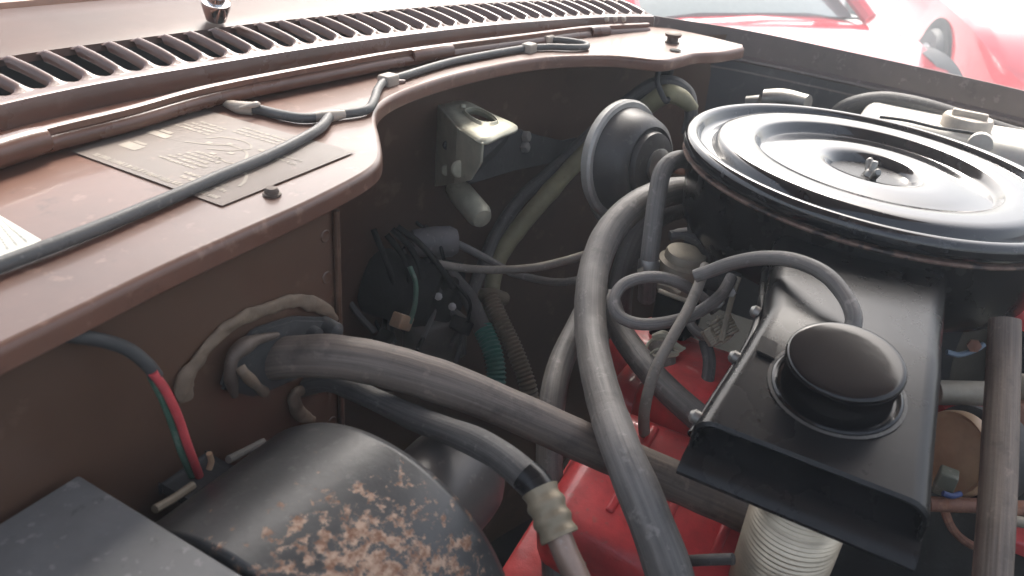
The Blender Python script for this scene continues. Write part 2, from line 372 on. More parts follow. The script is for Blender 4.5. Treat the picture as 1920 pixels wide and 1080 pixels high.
# ledge
front_px = [(-300, 783), (-140, 706), (0, 640), (150, 569), (300, 497), (450, 430), (560, 382), (640, 343), (690, 314), (707, 290), (704, 255), (697, 222), (705, 197), (745, 172), (820, 146), (900, 126),
            (980, 111), (1050, 104), (1150, 103), (1235, 111), (1270, 106), (1300, 99), (1350, 96), (1392, 88)]
front = resample(spline([list(onZ(x, y, ZL)) for x, y in front_px], 8), 160)
rear_px = [(-300, 420), (-120, 350), (0, 305), (250, 235), (400, 193), (640, 142), (800, 108), (1000, 74), (1150, 60), (1225, 50), (1300, 62), (1392, 84)]
rear = resample(spline([list(onZ(x, y, ZL)) for x, y in rear_px], 8), 160)
rows = []
for t in (0, 0.02, 0.2, 0.45, 0.7, 1.0):
    rows.append([f.lerp(b, t) + Vector((0, 0, 0.0004 * mnoise.noise(Vector((f.x * 9, t * 3, 0)))) if 0 < t < 1 else (0, 0, 0)) for f, b in zip(front, rear)])
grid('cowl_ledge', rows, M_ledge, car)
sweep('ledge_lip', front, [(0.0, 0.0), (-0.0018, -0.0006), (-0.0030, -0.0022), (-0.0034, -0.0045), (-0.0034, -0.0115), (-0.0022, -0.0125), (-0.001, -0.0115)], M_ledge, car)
# firewall under the ledge
YP = 0.292
XE = onY(641, 600, YP).x
def wall(name, plan, z0, z1, m, bow=0.0, nz=6):
    rows = []
    for i in range(nz + 1):
        z = z0 + (z1 - z0) * i / nz
        rows.append([Vector((p[0], p[1], CAMZ + z)) for p in plan])
    return grid(name, rows, m, car)
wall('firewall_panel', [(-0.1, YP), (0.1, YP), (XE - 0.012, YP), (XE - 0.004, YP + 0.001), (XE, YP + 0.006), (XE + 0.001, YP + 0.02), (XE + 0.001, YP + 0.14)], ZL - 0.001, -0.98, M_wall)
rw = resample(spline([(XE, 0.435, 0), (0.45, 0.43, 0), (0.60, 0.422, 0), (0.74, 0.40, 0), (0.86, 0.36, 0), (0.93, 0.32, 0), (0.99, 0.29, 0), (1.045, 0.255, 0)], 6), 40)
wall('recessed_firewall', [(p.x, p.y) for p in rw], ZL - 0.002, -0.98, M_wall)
# fender top rail, groove and apron on the far side
fe = [onZ(1226, 28, -0.158), onX(1400, 56, 1.135), onX(1600, 99, 1.135), onX(1760, 134, 1.13), onX(1925, 172, 1.125), onX(2150, 235, 1.11)]
fe[0] = cowl[-1] + Vector((0.001, 0, 0)); fe[1] = onX(1400, 57, 1.05); fe[2] = onX(1600, 99, 1.10)
fe += [Vector((1.09, -.42, fe[-1].z - .012)), Vector((1.06, -.62, fe[-1].z - .02))]
fe = resample(spline([list(p) for p in fe], 8), 90)
sweep('fender_rail', fe, [(0.30, -0.14), (0.18, -0.07), (0.08, -0.028), (0.015, -0.0045), (0.004, -0.0003), (0.0, 0.0), (-0.001, -0.004), (-0.002, -0.030), (-0.006, -0.033), (-0.010, -0.033), (-0.011, -0.036), (-0.008, -0.040), (-0.010, -0.05)][::1], M_fend, car)
sweep('inner_fender', fe, [(-0.011, -0.038), (-0.010, -0.044), (-0.008, -0.06), (-0.006, -0.14), (0.0, -0.30), (0.0, -0.90)], M_apron, car)
# the open bonnet stands over the bay on its rear hinges
hb = [(-.10, .47, 1.42), (1.12, .47, 1.42), (1.12, -.50, 2.25), (-.10, -.50, 2.25)]
solid('bonnet', [Vector(p) for p in hb], (0, .65, .76), .03, M_brown, car, bev=.008)
# near fender and radiator support close the bay on the photographer's side
box('near_fender', (-.55, -.75, .45), (-.16, .60, 1.055), M_fend, car, bev=.03)
box('radiator_support', (-.16, -.62, .45), (1.05, -.55, 1.03), M_apron, car, bev=.01)
box('radiator', (.0, -.55, .45), (1.0, -.50, 1.00), M_dark, car, bev=.01)
# floor of the bay, front end
box('bay_floor', (-0.4, -1.0, 0.30), (1.3, 0.5, 0.32), M_cavity, car, bev=0)
# screw and bolt on the ledge
def screw(px, py, r=0.004, h=0.0045, m=M_brownbolt):
    q = onZ(px, py, ZL); b = lathe('screw', [(r * 1.3, 0), (r * 1.3, 0.0012), (r, 0.0016), (r, h * 0.7), (r * 0.75, h), (0.0, h * 1.02)], q, (0, 0, 1), m, car, seg=12); return b
screw(510, 366)
b = screw(1260, 80, 0.0065, 0.008); b['label'] = 'mushroom-headed hood bumper'
lathe('screw', [(0.009, 0), (0.010, 0.003), (0.007, 0.005), (0, 0.005)], onZ(1260, 80, ZL) + Vector((0, 0, 0.007)), (0, 0, 1), M_brownbolt, car, seg=14)
lathe('hole_shade_disc', [(0.007, 0), (0.006, 0.0006), (0, 0.0006)], onZ(1266, 96, ZL) + Vector((0, 0, 0.0012)), (0, 0, 1), M_cavity, car, seg=12)  # flat black disc painted as the shade inside a hole
# fine screws near the lip end
for px, py in ((1136, 36), (1152, 36), (1168, 36)):
    q = onZ(px, py, -0.166); lathe('lip_rivet', [(0.004, 0), (0.003, 0.003), (0, 0.004)], q, (0, -1, 0.3), M_clip, car, seg=10)

# ---- decals on the ledge (flat print)
def quadpts(px4, z): return [onZ(x, y, z) for x, y in px4]
Q = quadpts([(132, 283), (381, 205), (665, 285), (416, 386)], ZL + 0.0010)
dec = mesh('diagram_decal', [*Q], [(0, 1, 2, 3)], M_decal, car, smooth=False); dec['label'] = 'faded grey decal with a hose routing diagram'
def uv(Qp, u, v, dz=0.00022): return Qp[0].lerp(Qp[3], u).lerp(Qp[1].lerp(Qp[2], u), v) + Vector((0, 0, dz))
PV, PF = [], []
def bar(Qp, u0, u1, v0, v1, sk=0):
    k = len(PV); PV.extend([uv(Qp, u0, v0), uv(Qp, u1, v0), uv(Qp, u1, v1), uv(Qp, u0, v1)]); PF.append((k, k + 1, k + 2, k + 3))
def textrow(Qp, u0, u1, v, h, wmin=0.008, wmax=0.03):
    u = u0
    while u < u1:
        w = random.uniform(wmin, wmax); bar(Qp, u, min(u + w, u1), v + random.uniform(-.1, .1) * h, v + h * random.uniform(0.7, 1.0)); u += w + random.choice((0.003, 0.004, 0.012))
textrow(Q, 0.12, 0.93, 0.035, 0.040, 0.006, 0.016)
textrow(Q, 0.62, 0.9, 0.12, 0.03); textrow(Q, 0.60, 0.86, 0.17, 0.025)
for k in range(5): textrow(Q, 0.36 + 0.02 * k, 0.60 + 0.03 * (k % 2), 0.24 + 0.045 * k, 0.026)
bar(Q, 0.10, 0.22, 0.22, 0.30); bar(Q, 0.12, 0.20, 0.31, 0.335); bar(Q, 0.06, 0.20, 0.46, 0.52); bar(Q, 0.09, 0.17, 0.53, 0.56)
for k in range(4): textrow(Q, 0.08 + 0.02 * k, 0.32, 0.66 + 0.045 * k, 0.026)
for k in range(3): textrow(Q, 0.36, 0.66, 0.80 + 0.045 * k, 0.025)
textrow(Q, 0.70, 0.90, 0.62, 0.03); textrow(Q, 0.72, 0.9, 0.68, 0.02)
def curve_print(Qp, pts, w):
    sp = spline([list(p) + [0] for p in pts], 8)
    for a, b in zip(sp[:-1], sp[1:]):
        dx, dy = b[0] - a[0], b[1] - a[1]; l = math.hypot(dx, dy) + 1e-9; nx, ny = -dy / l * w, dx / l * w; k = len(PV)
        PV.extend([uv(Qp, a[0] + nx, a[1] + ny), uv(Qp, b[0] + nx, b[1] + ny), uv(Qp, b[0] - nx, b[1] - ny), uv(Qp, a[0] - nx, a[1] - ny)]); PF.append((k, k + 1, k + 2, k + 3))
curve_print(Q, [(.80, .20), (.72, .30), (.74, .38), (.82, .36), (.88, .28), (.90, .22)], .008)
curve_print(Q, [(.30, .50), (.42, .56), (.5, .62), (.62, .6), (.7, .5)], .007)
curve_print(Q, [(.34, .62), (.40, .7), (.52, .72), (.6, .66), (.55, .56), (.45, .5)], .006)
curve_print(Q, [(.55, .45), (.66, .42), (.74, .48), (.80, .5)], .006)
for u, v in ((.38, .56), (.47, .62), (.56, .52), (.64, .66), (.5, .45), (.74, .56)): bar(Q, u, u + .035, v, v + .03)
pr = mesh('decal_print', PV, PF, M_print, dec, smooth=False)
Q2 = quadpts([(-75, 360), (-2, 402), (78, 450), (-30, 500)], ZL + 0.0010)
Q2 = [Q2[0], onZ(-10, 398, ZL + .0010), Q2[2], onZ(-60, 515, ZL + .0010)]
lab = mesh('paper_label', Q2, [(0, 1, 2, 3)], M_paper, car, smooth=False); lab['label'] = 'cream paper label with rows of grey print'
PV, PF = [], []
for k in range(6): textrow(Q2, 0.08, 0.92, 0.12 + 0.14 * k, 0.045, 0.01, 0.04)
mesh('label_print', PV, PF, M_ink, lab, smooth=False)

tube('firewall_seam', [Vector((XE - .004, YP - .001, CAMZ + ZL - z)) for z in (.016, .06, .12, .20, .30, .45)], .0022, M_wall, car, seg=8)
for k in range(9): lathe('spot_weld', [(.0042, 0), (.0036, .0006), (.002, .0001), (0, .0001)], Vector((XE - .013, YP, CAMZ + ZL - .03 - .028 * k)), (0, -1, 0), M_wall, car, seg=12)
# ---- putty ring and seals where the hoses pass the firewall
def wp_(px, py, off=0.0): return onY(px, py, YP - off)
tube('putty_seal', [wp_(352, 752, .003), wp_(352, 725, .004), wp_(372, 685, .004), wp_(408, 640, .004), wp_(460, 600, .004), wp_(520, 578, .004), wp_(565, 566, .004), wp_(605, 577, .004), wp_(636, 598, .003)],
     [.0058, .0068, .0048, .0043, .0040, .0038, .0034, .0038, .0022], M_putty, car, wob=0.5)
def flatten(o, k):
    for v in o.data.vertices:
        p = v.co; q = mnoise.noise(p * 160) * .0014; v.co.y = YP - (YP - p.y) * k + q; v.co.z += mnoise.noise(p * 120 + Vector((7, 1, 3))) * .0016; v.co.x += mnoise.noise(p * 120) * .0016
flatten(bpy.data.objects['putty_seal'], .40)
tube('putty_seal', [wp_(600, 735, .003), wp_(570, 733, .004), wp_(556, 752, .004), wp_(566, 778, .004), wp_(590, 790, .003)], [.003, .0045, .005, .0045, .004], M_putty, car, wob=0.5)
flatten(bpy.data.objects['putty_seal.001'], .6)
solid('hose_collar_plate', [wp_(405, 725), wp_(425, 660), wp_(470, 612), wp_(540, 590), wp_(600, 592), wp_(618, 625), wp_(560, 700), wp_(470, 740)], (0, -1, 0), 0.006, M_dark, car, bev=0.002)
tube('hose_collar', [wp_(440, 742, .008), wp_(432, 700, .012), wp_(440, 665, .012), wp_(475, 640, .010), wp_(520, 628, .008)], [.002, .0034, .0042, .0034, .002], M_brownbolt, car, wob=0.6)
lathe('collar_stud', [(0.007, 0), (0.006, 0.012), (0.003, 0.014), (0, 0.014)], wp_(604, 612, 0.002), (0, -1, 0), M_dark, car, seg=12)
lathe('collar_stud', [(0.006, 0), (0.005, 0.009), (0, 0.010)], wp_(575, 622, 0.002), (0, -1, 0), M_dark, car, seg=12)
tube('collar_tab', [wp_(450, 688, .015), wp_(458, 700, .017), wp_(480, 722, .012), wp_(495, 735, .008)], .003, M_putty, car, wob=0.3)

# ---- cream bracket with slotted top
D = 0.80
br = thing('steel_bracket', 'cream plated steel bracket with an oval slot on its top flange', 'bracket', P(880, 330, D + .05))
top = [P(818, 192, D + .05), P(872, 190, D + .06), P(972, 238, D - .01), P(908, 266, D - .05), P(862, 240, D - .03)]
ZB = -0.222
bA, bE, bD, bC, bB = [onZ(x, y, ZB) for x, y in ((822, 196), (860, 240), (906, 268), (972, 238), (876, 190))]
def bracket_top():
    out = resample(spline([list(onZ(x, y, ZB)) for x, y in ((822, 196), (848, 190), (876, 190), (925, 214), (972, 238), (940, 254), (906, 268), (882, 255), (860, 240), (840, 217))], 4, True), 40)
    inn = resample(spline([list(onZ(x, y, ZB)) for x, y in ((872, 211), (890, 207), (915, 216), (932, 231), (908, 234), (885, 224))], 10, True), 40)
    ci = sum(inn, Vector()) / 40
    def ang(p): q = p - ci; return math.atan2(q.dot(up), q.dot(rt))
    out = sorted(out, key=ang); inn = sorted(inn, key=ang)
    rows = []
    for t, dz in ((0, 0), (0.5, 0.0), (0.88, 0.0004), (0.96, 0.0030), (1.0, 0.0030), (1.0, -0.004)):
        rows.append([a.lerp(b, t) + Vector((0, 0, dz)) for a, b in zip(out, inn)])
    V = [p for r_ in rows for p in r_]; F = []
    for i in range(len(rows) - 1):
        for j in range(40): F.append((i * 40 + j, i * 40 + (j + 1) % 40, (i + 1) * 40 + (j + 1) % 40, (i + 1) * 40 + j))
    o = mesh('top_flange', V, F, M_cream, br)
    s = o.modifiers.new('thickness', 'SOLIDIFY'); s.thickness = 0.0025; return o
bracket_top()
def sheet(name, pts, m, parent, th=0.0025):
    o = mesh(name, pts, [tuple(range(len(pts)))], m, parent, smooth=False)
    s = o.modifiers.new('thickness', 'SOLIDIFY'); s.thickness = th; s.offset = 0
    b_ = o.modifiers.new('edge', 'BEVEL'); b_.width = 0.0008; b_.segments = 2
    return o
sheet('side_plate', [bA, bE, bE - Vector((0, 0, .054)), bE.lerp(bA, .45) - Vector((0, 0, .068)), bA - Vector((0, 0, .085))], M_cream, br)
sheet('front_plate', [bE, bD, bD - Vector((0, 0, .018)), bE.lerp(bD, .62) - Vector((0, 0, .040)), bE - Vector((0, 0, .054))], M_cream, br)
sheet('backing_web', [bD + Vector((.004, .004, -.002)), bC + Vector((0, .004, -.002)), bC - Vector((0, -.02, .03)), bE.lerp(bD, .62) + Vector((.01, .01, -.045)), bD + Vector((.004, .004, -.018))], M_dark, br)
for px, py, r_ in ((843, 263, 0.0045), (866, 304, 0.0085), (845, 316, 0.006), (868, 202, .003)):
    lathe('rivet', [(r_, 0), (r_, .0015), (r_ * .8, .003), (0, .0034)], (bE.lerp(bA, .5) - Vector((.001, .001, .028)) if px == 843 else bE.lerp(bD, .12) - Vector((.0015, .0015, .036)) if px == 866 else bE.lerp(bA, .45) - Vector((.001, .001, .052)) if px == 845 else onZ(868, 201, ZB + .0015)), (Vector((-.75, -.65, .05)) if py > 210 else Vector((0, 0, 1))), M_dark if r_ == .0045 else M_cream, br, seg=14)
lathe('latch_foot', [(0.002, 0), (0.011, 0.002), (0.013, 0.015), (0.013, .055), (.010, .062), (0, .064)], P(852, 348, D + .02), P(900, 405, D - .02) - P(845, 340, D + .02), M_cream, br, seg=16)
# dark brace across the firewall with two bolts
brace = thing('firewall_brace', 'dark steel brace bolted across the recessed firewall behind the bracket', 'brace', P(1000, 300, .9))
def xs(px, py): return onY(px, py, 0.365)
sheet('brace_plate', [xs(905, 225), xs(960, 238), xs(1010, 254), xs(1055, 264), xs(1100, 254), xs(1130, 240), xs(1140, 330), xs(1080, 318), xs(1030, 305), xs(960, 320), xs(880, 345), xs(850, 320)], M_dark, brace, .004)
for px, py in ((983, 256), (981, 276)):
    lathe('bolt_head', [(.0065, 0), (.0065, .004), (.005, .006), (0, .0065)], onY(px, py, .362), (0, -1, .2), M_steel, brace, seg=6)

# ================================================================ VACUUM CANISTER
vc = onY(1166, 300, 0.262)
va = Vector((-0.28, -1, 0.18)).normalized()
can = thing('vacuum_canister', 'round black dome canister with a silver band in front of the firewall', 'canister', vc)
Rc = 0.056
lathe('shell', [(0, -.014), (Rc * .5, -.014), (Rc * .85, -.010), (Rc * .97, -.004), (Rc * .97, 0.004), (Rc * .93, .010), (Rc * .88, .020), (Rc * .78, .032), (Rc * .66, .036), (Rc * .60, .034), (Rc * .56, .040), (Rc * .30, .043), (0, .043)], vc, va, mat('charcoal_satin', (.050, .049, .048), .38, dust=.4, dcol=(.14, .13, .12), scale=30, bump=.05), can)
lathe('clamp_band', [(Rc * .975, -.006), (Rc * 1.05, -.005), (Rc * 1.08, -.002), (Rc * 1.08, .004), (Rc * 1.04, .0065), (Rc * .97, .006)], vc, va, mat('pale_zinc_band', (.46, .45, .42), .4, metal=.2, dust=.3, dcol=(.3, .28, .25), scale=40, bump=.1), can)
lathe('hub', [(Rc * .29, .043), (Rc * .31, .047), (Rc * .22, .049), (0, .049)], vc, va, M_steel, can, seg=28)
lathe('push_rod', [(.0045, .049), (.0045, .075), (.003, .077), (0, .077)], vc, va, M_rusty, can, seg=14)
lathe('band_screw', [(.004, 0), (.004, .010), (0, .011)], P(1106, 300, .80), (-.5, -1, .5), M_dark, can, seg=10)

# ================================================================ AIR CLEANER
RL = 0.158; H_ = 0.2
lc = Vector((3.499 * H_, .153 * H_, CAMZ - H_)); ln = Vector((.016, -.036, 1)).normalized()
ac = thing('air_cleaner', 'big round black air cleaner with stepped glossy lid and rusty seam', 'air cleaner', lc + Vector((0, 0, -.085)))
lid = lathe('lid', [(.1520, -.014), (.1562, -.0125), (.1580, -.009), (.1576, -.004), (.1555, -.0008), (.1525, .0003), (.1490, -.0002), (.1462, -.0030), (.1445, -.0080), (.1425, -.0098), (.138, -.0102), (.1335, -.0098), (.1315, -.0070),
      (.1300, -.0022), (.1270, .0000), (.120, .0008), (.110, .0008), (.1005, .0004), (.0978, -.0010), (.0952, -.0062), (.0925, -.0084), (.086, -.0084), (.075, -.0066), (.060, -.0044), (.048, -.0042), (.0415, -.0050), (.0370, -.0075),
      (.0335, -.0125), (.0305, -.0175), (.026, -.0205), (.018, -.0215), (0, -.0215)], lc, ln, M_lid, ac, seg=128)
lathe('rusty_seam', [(.1500, -.0155), (.1560, -.0157), (.1568, -.0170), (.1560, -.0184), (.1500, -.0188)], lc, ln, M_seam, ac, seg=96)
lathe('housing', [(.1490, -.013), (.1505, -.021), (.1500, -.030), (.1470, -.060), (.1440, -.072), (.138, -.080), (.10, -.086), (.06, -.088), (0, -.088)], lc, ln, M_black, ac, seg=96)
wn = lc + ln * -.0215
nut = lathe('wing_nut', [(.0085, 0), (.0085, .003), (.006, .005), (.0055, .011), (.0038, .013), (0, .013)], wn, ln, M_steel, ac, seg=14)
for a in (R(20), R(200)):
    d_ = Vector((math.cos(a), math.sin(a), 0)); tube('wing', [wn + ln * .006 + d_ * .004, wn + ln * .011 + d_ * .010, wn + ln * .016 + d_ * .014, wn + ln * .017 + d_ * .016], [.0028, .003, .0032, .0022], M_steel, nut, seg=10)
lathe('lid_stud', [(.0028, .0), (.0028, .020), (.002, .021), (0, .021)], wn, ln, M_steel, ac, seg=12)
lathe('washer', [(.012, 0), (.012, .0014), (.009, .0018)], wn + ln * .0002, ln, M_rusty, ac, seg=20)
# ---- snorkel
ZS = CAMZ - 0.225
def ysn(x):   # left and right edges (metres) of the snorkel roof along its run
    l = np.interp(x, [.32, .33, .36, .415, .445, .50, .56], [.0600, .0595, .0575, .0535, .053, .063, .074])
    r_ = np.interp(x, [.32, .33, .36, .415, .46, .56], [-.0565, -.056, -.053, -.049, -.046, -.043]); return float(l), float(r_)
def section(x, th, inset=0.0, zoff=0.0):
    l, r_ = ysn(x); l -= inset; r_ += inset; zt = ZS - inset + zoff - drop(x); zb = ZS - th + inset - drop(x); q = .011
    pts = []
    for (cy, cz, a0) in ((l - q, zt - q, 0), (r_ + q, zt - q, 90), (r_ + q * .8, zb + q * .8, 180), (l - q * .8, zb + q * .8, 270)):
        qq = q if a0 < 180 else q * .8
        for k in range(6):
            a = R(a0 + 90 * k / 5); pts.append(Vector((x, cy + math.cos(a) * qq, cz + math.sin(a) * qq)))
    return pts
rows = []
XM = 0.336
def drop(x): return max(0.0, .445 - x) * .19
xs_ = [XM, .343, .352, .37, .40, .437, .447, .47, .51, .56, .60]
ZSM = ZS - drop(XM)
for x in xs_: rows.append(section(x, .031, 0, (.0012 if x < .44 else 0.0)))
rows_in = []
for x in reversed(xs_[:-3]): rows_in.append(section(x, .031, .0022))
allr = rows + rows_in
allr = rows_in + [section(XM - .0012, .0315, .0006)] + rows     # inner wall -> rolled lip -> outer wall
V = [p for r_ in allr for p in r_]; F = []; k = len(allr[0])
for i in range(len(allr) - 1):
    for j in range(k): F.append((i * k + j, i * k + (j + 1) % k, (i + 1) * k + (j + 1) % k, (i + 1) * k + j))
F.append(tuple(range(k)))
sn = mesh('snorkel', V, F, M_black, ac)
# rolled lower lip jutting out of the mouth
l, r_ = ysn(XM)
lipc = [Vector((XM + .004, l - .002, ZS - .030)), Vector((XM - .004, l - .006, ZS - .043)), Vector((XM - .010, l - .016, ZS - .048)), Vector((XM - .012, (l + r_) / 2, ZS - .049)), Vector((XM - .010, r_ + .016, ZS - .048)), Vector((XM - .004, r_ + .006, ZS - .043)), Vector((XM + .004, r_ + .002, ZS - .030))]
sweep_pts = []
ys_ = np.linspace(l + .0005, r_ - .0005, 16)
def lrow(dx, dz, k=0): return [Vector((XM + dx, y * min(1, (ysn(XM + dx)[0] - ysn(XM + dx)[1]) / (l - r_) - (.02 if dx > .01 else 0)), ZSM + dz * .76 + (drop(XM) - drop(XM + dx) if dx > 0 else 0))) for y in ys_]
grid('mouth_lip', [lrow(.09, -.026), lrow(.05, -.024), lrow(.030, -.0175), lrow(.022, -.0150), lrow(.018, -.0155), lrow(.014, -.0200), lrow(.009, -.0235), lrow(.001, -.0262), lrow(-.006, -.0285),
                   lrow(-.0105, -.0325), lrow(-.0125, -.0360), lrow(-.0115, -.0395), lrow(-.006, -.0415), lrow(.03, -.0412)], M_black, sn)
# left seam flange of the snorkel
tube('seam_flange', [Vector((x, ysn(x)[0] + .0015, ZS - .020 - drop(x))) for x in (.345, .37, .40, .43, .46, .50, .545)], .0028, M_black, sn, seg=10)
for x in (.355, .41, .46): lathe('clip_stud', [(.004, 0), (.004, .004), (.002, .006), (0, .006)], Vector((x, ysn(x)[0] + .002, ZS - .018 - drop(x))), (0, 1, .2), M_steel, sn, seg=10)
M_ring = mat('snorkel_ring', (0.03, 0.028, 0.026), 0.5, dust=0.3, scale=30, rust=(0.63, (0.12, 0.06, 0.03), (0.25, 0.13, 0.07), 35))
# vacuum motor cap
mc = onZ(1562, 744, -0.2395); mc.z = ZS - drop(mc.x) + .0012; cax = Vector((-.19, 0, 1)).normalized(); M_capb = mat('glossy_cap_black', (.006, .006, .007), .09, dust=.05, dcol=(.07, .07, .07), scale=30, bump=.015, coat=.15, spec=.4)
vm = lathe('vacuum_motor', [(.0330, .0005), (.0330, .0016), (.0318, .0024), (.0305, .0022), (.0298, .0005), (.0285, .0006), (.0280, .0025), (.0280, .0162), (.0288, .0174), (.0297, .0192), (.0295, .0208), (.0288, .0220), (.0276, .0225), (.0264, .0226), (.020, .0226), (.010, .0226), (0, .0226)], mc, cax, M_capb, ac, seg=64)
vm['label'] = 'round black vacuum motor cap on top of the snorkel'
mv = solid('cap_tab', [mc + Vector((.004, .034, .0012)), mc + Vector((.018, .036, .004)), mc + Vector((.020, .046, .0044)), mc + Vector((.006, .045, .0016))], (0, 0, 1), .0018, M_black, vm, bev=.0005)
lathe('roof_screw', [(.0035, 0), (.003, .002), (0, .0026)], onZ(1738, 712, -0.2330), (-.19, 0, 1), M_steel, sn, seg=10)
lathe('roof_screw', [(.003, 0), (.003, .002), (0, .0026)], onZ(1686, 690, -0.2310), (-.19, 0, 1), M_steel, sn, seg=10)
lathe('rust_ring', [(.0345, .0002), (.0352, .0008), (.0334, .0012)], mc, cax, M_ring, vm, seg=48, close=False)

# ================================================================ FOIL DUCT
dt = P(1452, 950, .385); dtop = Vector((XM + .032, -.002, ZSM - .0285))
du = thing('foil_duct', 'silver ribbed foil duct rising into the underside of the snorkel', 'duct', dt + Vector((.02, 0, -.2)))
tube('ribbed_foil', [dtop, dtop + Vector((0, 0, -.025)), dtop + Vector((0, 0, -.05)), dtop + Vector((.004, 0, -.08)), dtop + Vector((.015, 0, -.14)), dtop + Vector((.03, 0, -.22))], .0252, M_alu, du, seg=40, rib=(.0031, .0006))

# ================================================================ ENGINE
en = thing('red_engine', 'red painted V8 engine with dusty covers below the hoses', 'engine', (0.6, 0.0, .35))
M_grime = mat('oily_black_metal', (.014, .015, .015), .75, dust=.25, dcol=(.035, .034, .032), scale=30, bump=.3, spec=.1)
box('block', (.44, -.35, .50), (.80, .18, .825), M_grime, en, bev=.02)
vcv = box('valve_cover', (.350, -.02, .825), (.475, .150, .887), M_red, en, bev=.02, segs=5, rot=Matrix.Rotation(R(-14), 3, 'Y'))
box('cover_flange', (.330, -.03, .818), (.485, .165, .828), M_red, en, bev=.003, rot=Matrix.Rotation(R(-14), 3, 'Y'))
box('intake_manifold', (.49, .02, .83), (.62, .165, .885), M_red, en, bev=.02, segs=4)
box('intake_runner', (.47, .06, .84), (.60, .135, .905), M_red, en, bev=.022, segs=5, rot=Matrix.Rotation(R(12), 3, 'Y'))
q = P(1245, 668, .70); box('water_crossover', q + Vector((-.028, -.050, -.05)), q + Vector((.045, .050, .012)), M_red, en, bev=.020, segs=6, rot=Matrix.Rotation(R(-20), 3, 'Z'))
box('outlet_boss', q + Vector((-.034, -.060, -.075)), q + Vector((.02, -.02, -.006)), M_red, en, bev=.012, segs=5)
for y in (.0, .035, .07, .105): box('casting_rib', (.375, y - .003, .880), (.455, y + .003, .8905), M_red, en, bev=.002, rot=Matrix.Rotation(R(-14), 3, 'Y'))
box('gasket', (.332, -.028, .8145), (.483, .163, .8185), M_cavity, en, bev=.001, rot=Matrix.Rotation(R(-14), 3, 'Y'))
for x, y in ((.35, 0), (.35, .06), (.35, .12), (.47, .0), (.47, .08)): lathe('flange_bolt', [(.0065, 0), (.0065, .0045), (.005, .006), (0, .006)], Vector((x, y, .828 + (x - .41) * .25)), (-.25, 0, 1), M_brownbolt, en, seg=6)
for y in (.02, .11):
    lathe('cover_bolt', [(.006, 0), (.006, .005), (.0045, .007), (0, .007)], Vector((.347, y, .850)), (-.3, 0, 1), M_rusty, en, seg=8)

# ================================================================ HOSES
def hose(name, label, cat, ctrl, r, m, **k):
    g = k.pop('group', None); o = tube(name, ctrl, r, m, None, **k); return tag(o, label, cat, g)
hA = hose('heater_hose', 'thick brownish heater hose arching from the firewall down across the engine', 'hose',
     [(455, 690, .47), (500, 676, .462), (560, 668, .455), (640, 670, .452), (740, 690, .458), (860, 728, .464), (980, 778, .473), (1100, 832, .482), (1200, 874, .487), (1300, 918, .49), (1400, 962, .495), (1500, 1004, .51)],
     [.0100, .0118, .0126, .0128, .0128, .0126, .0124, .0125, .0125, .0126, .0126, .0126], M_hosebrown, seg=28, wob=.05)
hB = hose('radiator_hose', 'thick dusty grey hose running down the middle over the heater hose', 'hose',
     [(1330, 365, .76), (1270, 358, .735), (1205, 378, .70), (1150, 425, .675), (1118, 490, .65), (1107, 560, .62), (1110, 640, .585), (1128, 730, .52), (1160, 830, .448), (1205, 940, .425), (1250, 1060, .42), (1290, 1200, .42)],
     [.013, .013, .013, .0128, .0126, .0125, .0124, .0120, .0116, .0121, .0127, .0127], M_hosegrey, seg=28, wob=.04)
hose('bypass_hose', 'slim grey hose bent over beside the lid of the air cleaner', 'hose',
     [(1310, 345, .70), (1296, 305, .685), (1268, 300, .672), (1243, 322, .665), (1232, 370, .66), (1224, 430, .66), (1216, 500, .665), (1212, 560, .69)], .0078, M_hosegrey, seg=20)
hose('rear_coolant_hose', 'dark hose curving down just behind the thick grey hose', 'hose',
     [(1300, 380, .80), (1240, 400, .79), (1195, 445, .78), (1170, 510, .77), (1160, 580, .77), (1165, 640, .78)], .0125, M_hose, seg=20)
hose('lower_coolant_hose', 'grey hose passing under the heater hose, left of the thick grey hose', 'hose',
     [(1120, 540, .66), (1085, 610, .63), (1052, 680, .60), (1036, 750, .575), (1030, 850, .56), (1034, 950, .55), (1045, 1100, .54)], .0098, M_hosegrey, seg=20)
hose('crankcase_hose', 'short fat dusty hose slanting down to the left side of the snorkel', 'hose',
     [(1140, 560, .68), (1160, 615, .645), (1205, 680, .605), (1250, 730, .580), (1300, 775, .560), (1370, 835, .545)], .0100, M_hosegrey, seg=20)
kb = hose('pale_water_tube', 'upright pale tan tube behind the thin brown hose and under a spring clamp', 'tube',
     [(1240, 640, .635), (1243, 700, .625), (1246, 780, .61), (1246, 860, .59), (1240, 960, .58)], .0105, M_hosepale, seg=20)
clp = thing('spring_clamp', 'cream wire spring clamp round the top of the pale tan tube', 'clamp', P(1240, 650, .60))
cc = P(1242, 655, .612)
tube('wire_loop', [cc + Vector((math.cos(a) * .0122, math.sin(a) * .0122, .002 * math.sin(2 * a))) for a in [R(20 + 40 * i) for i in range(9)]], .0012, M_cream, clp, seg=8)
tube('clamp_tab', [P(1225, 632, .595), P(1245, 628, .59), P(1262, 645, .59), P(1280, 655, .592)], [.0025, .0035, .003, .002], M_cream, clp, seg=8)
tube('clamp_tab', [P(1218, 665, .60), P(1235, 655, .592), P(1262, 662, .59), P(1285, 652, .592)], [.0012, .0012, .0014, .0010], M_cream, clp, seg=8)
hose('thin_brown_hose', 'thin tan vacuum hose hanging down from the carburettor past the spring clamp', 'hose',
     [(1322, 500, .60), (1312, 530, .578), (1290, 580, .565), (1262, 630, .555), (1228, 695, .55), (1210, 760, .55), (1208, 810, .56), (1220, 860, .58)], .0040, M_hosepale, seg=12)
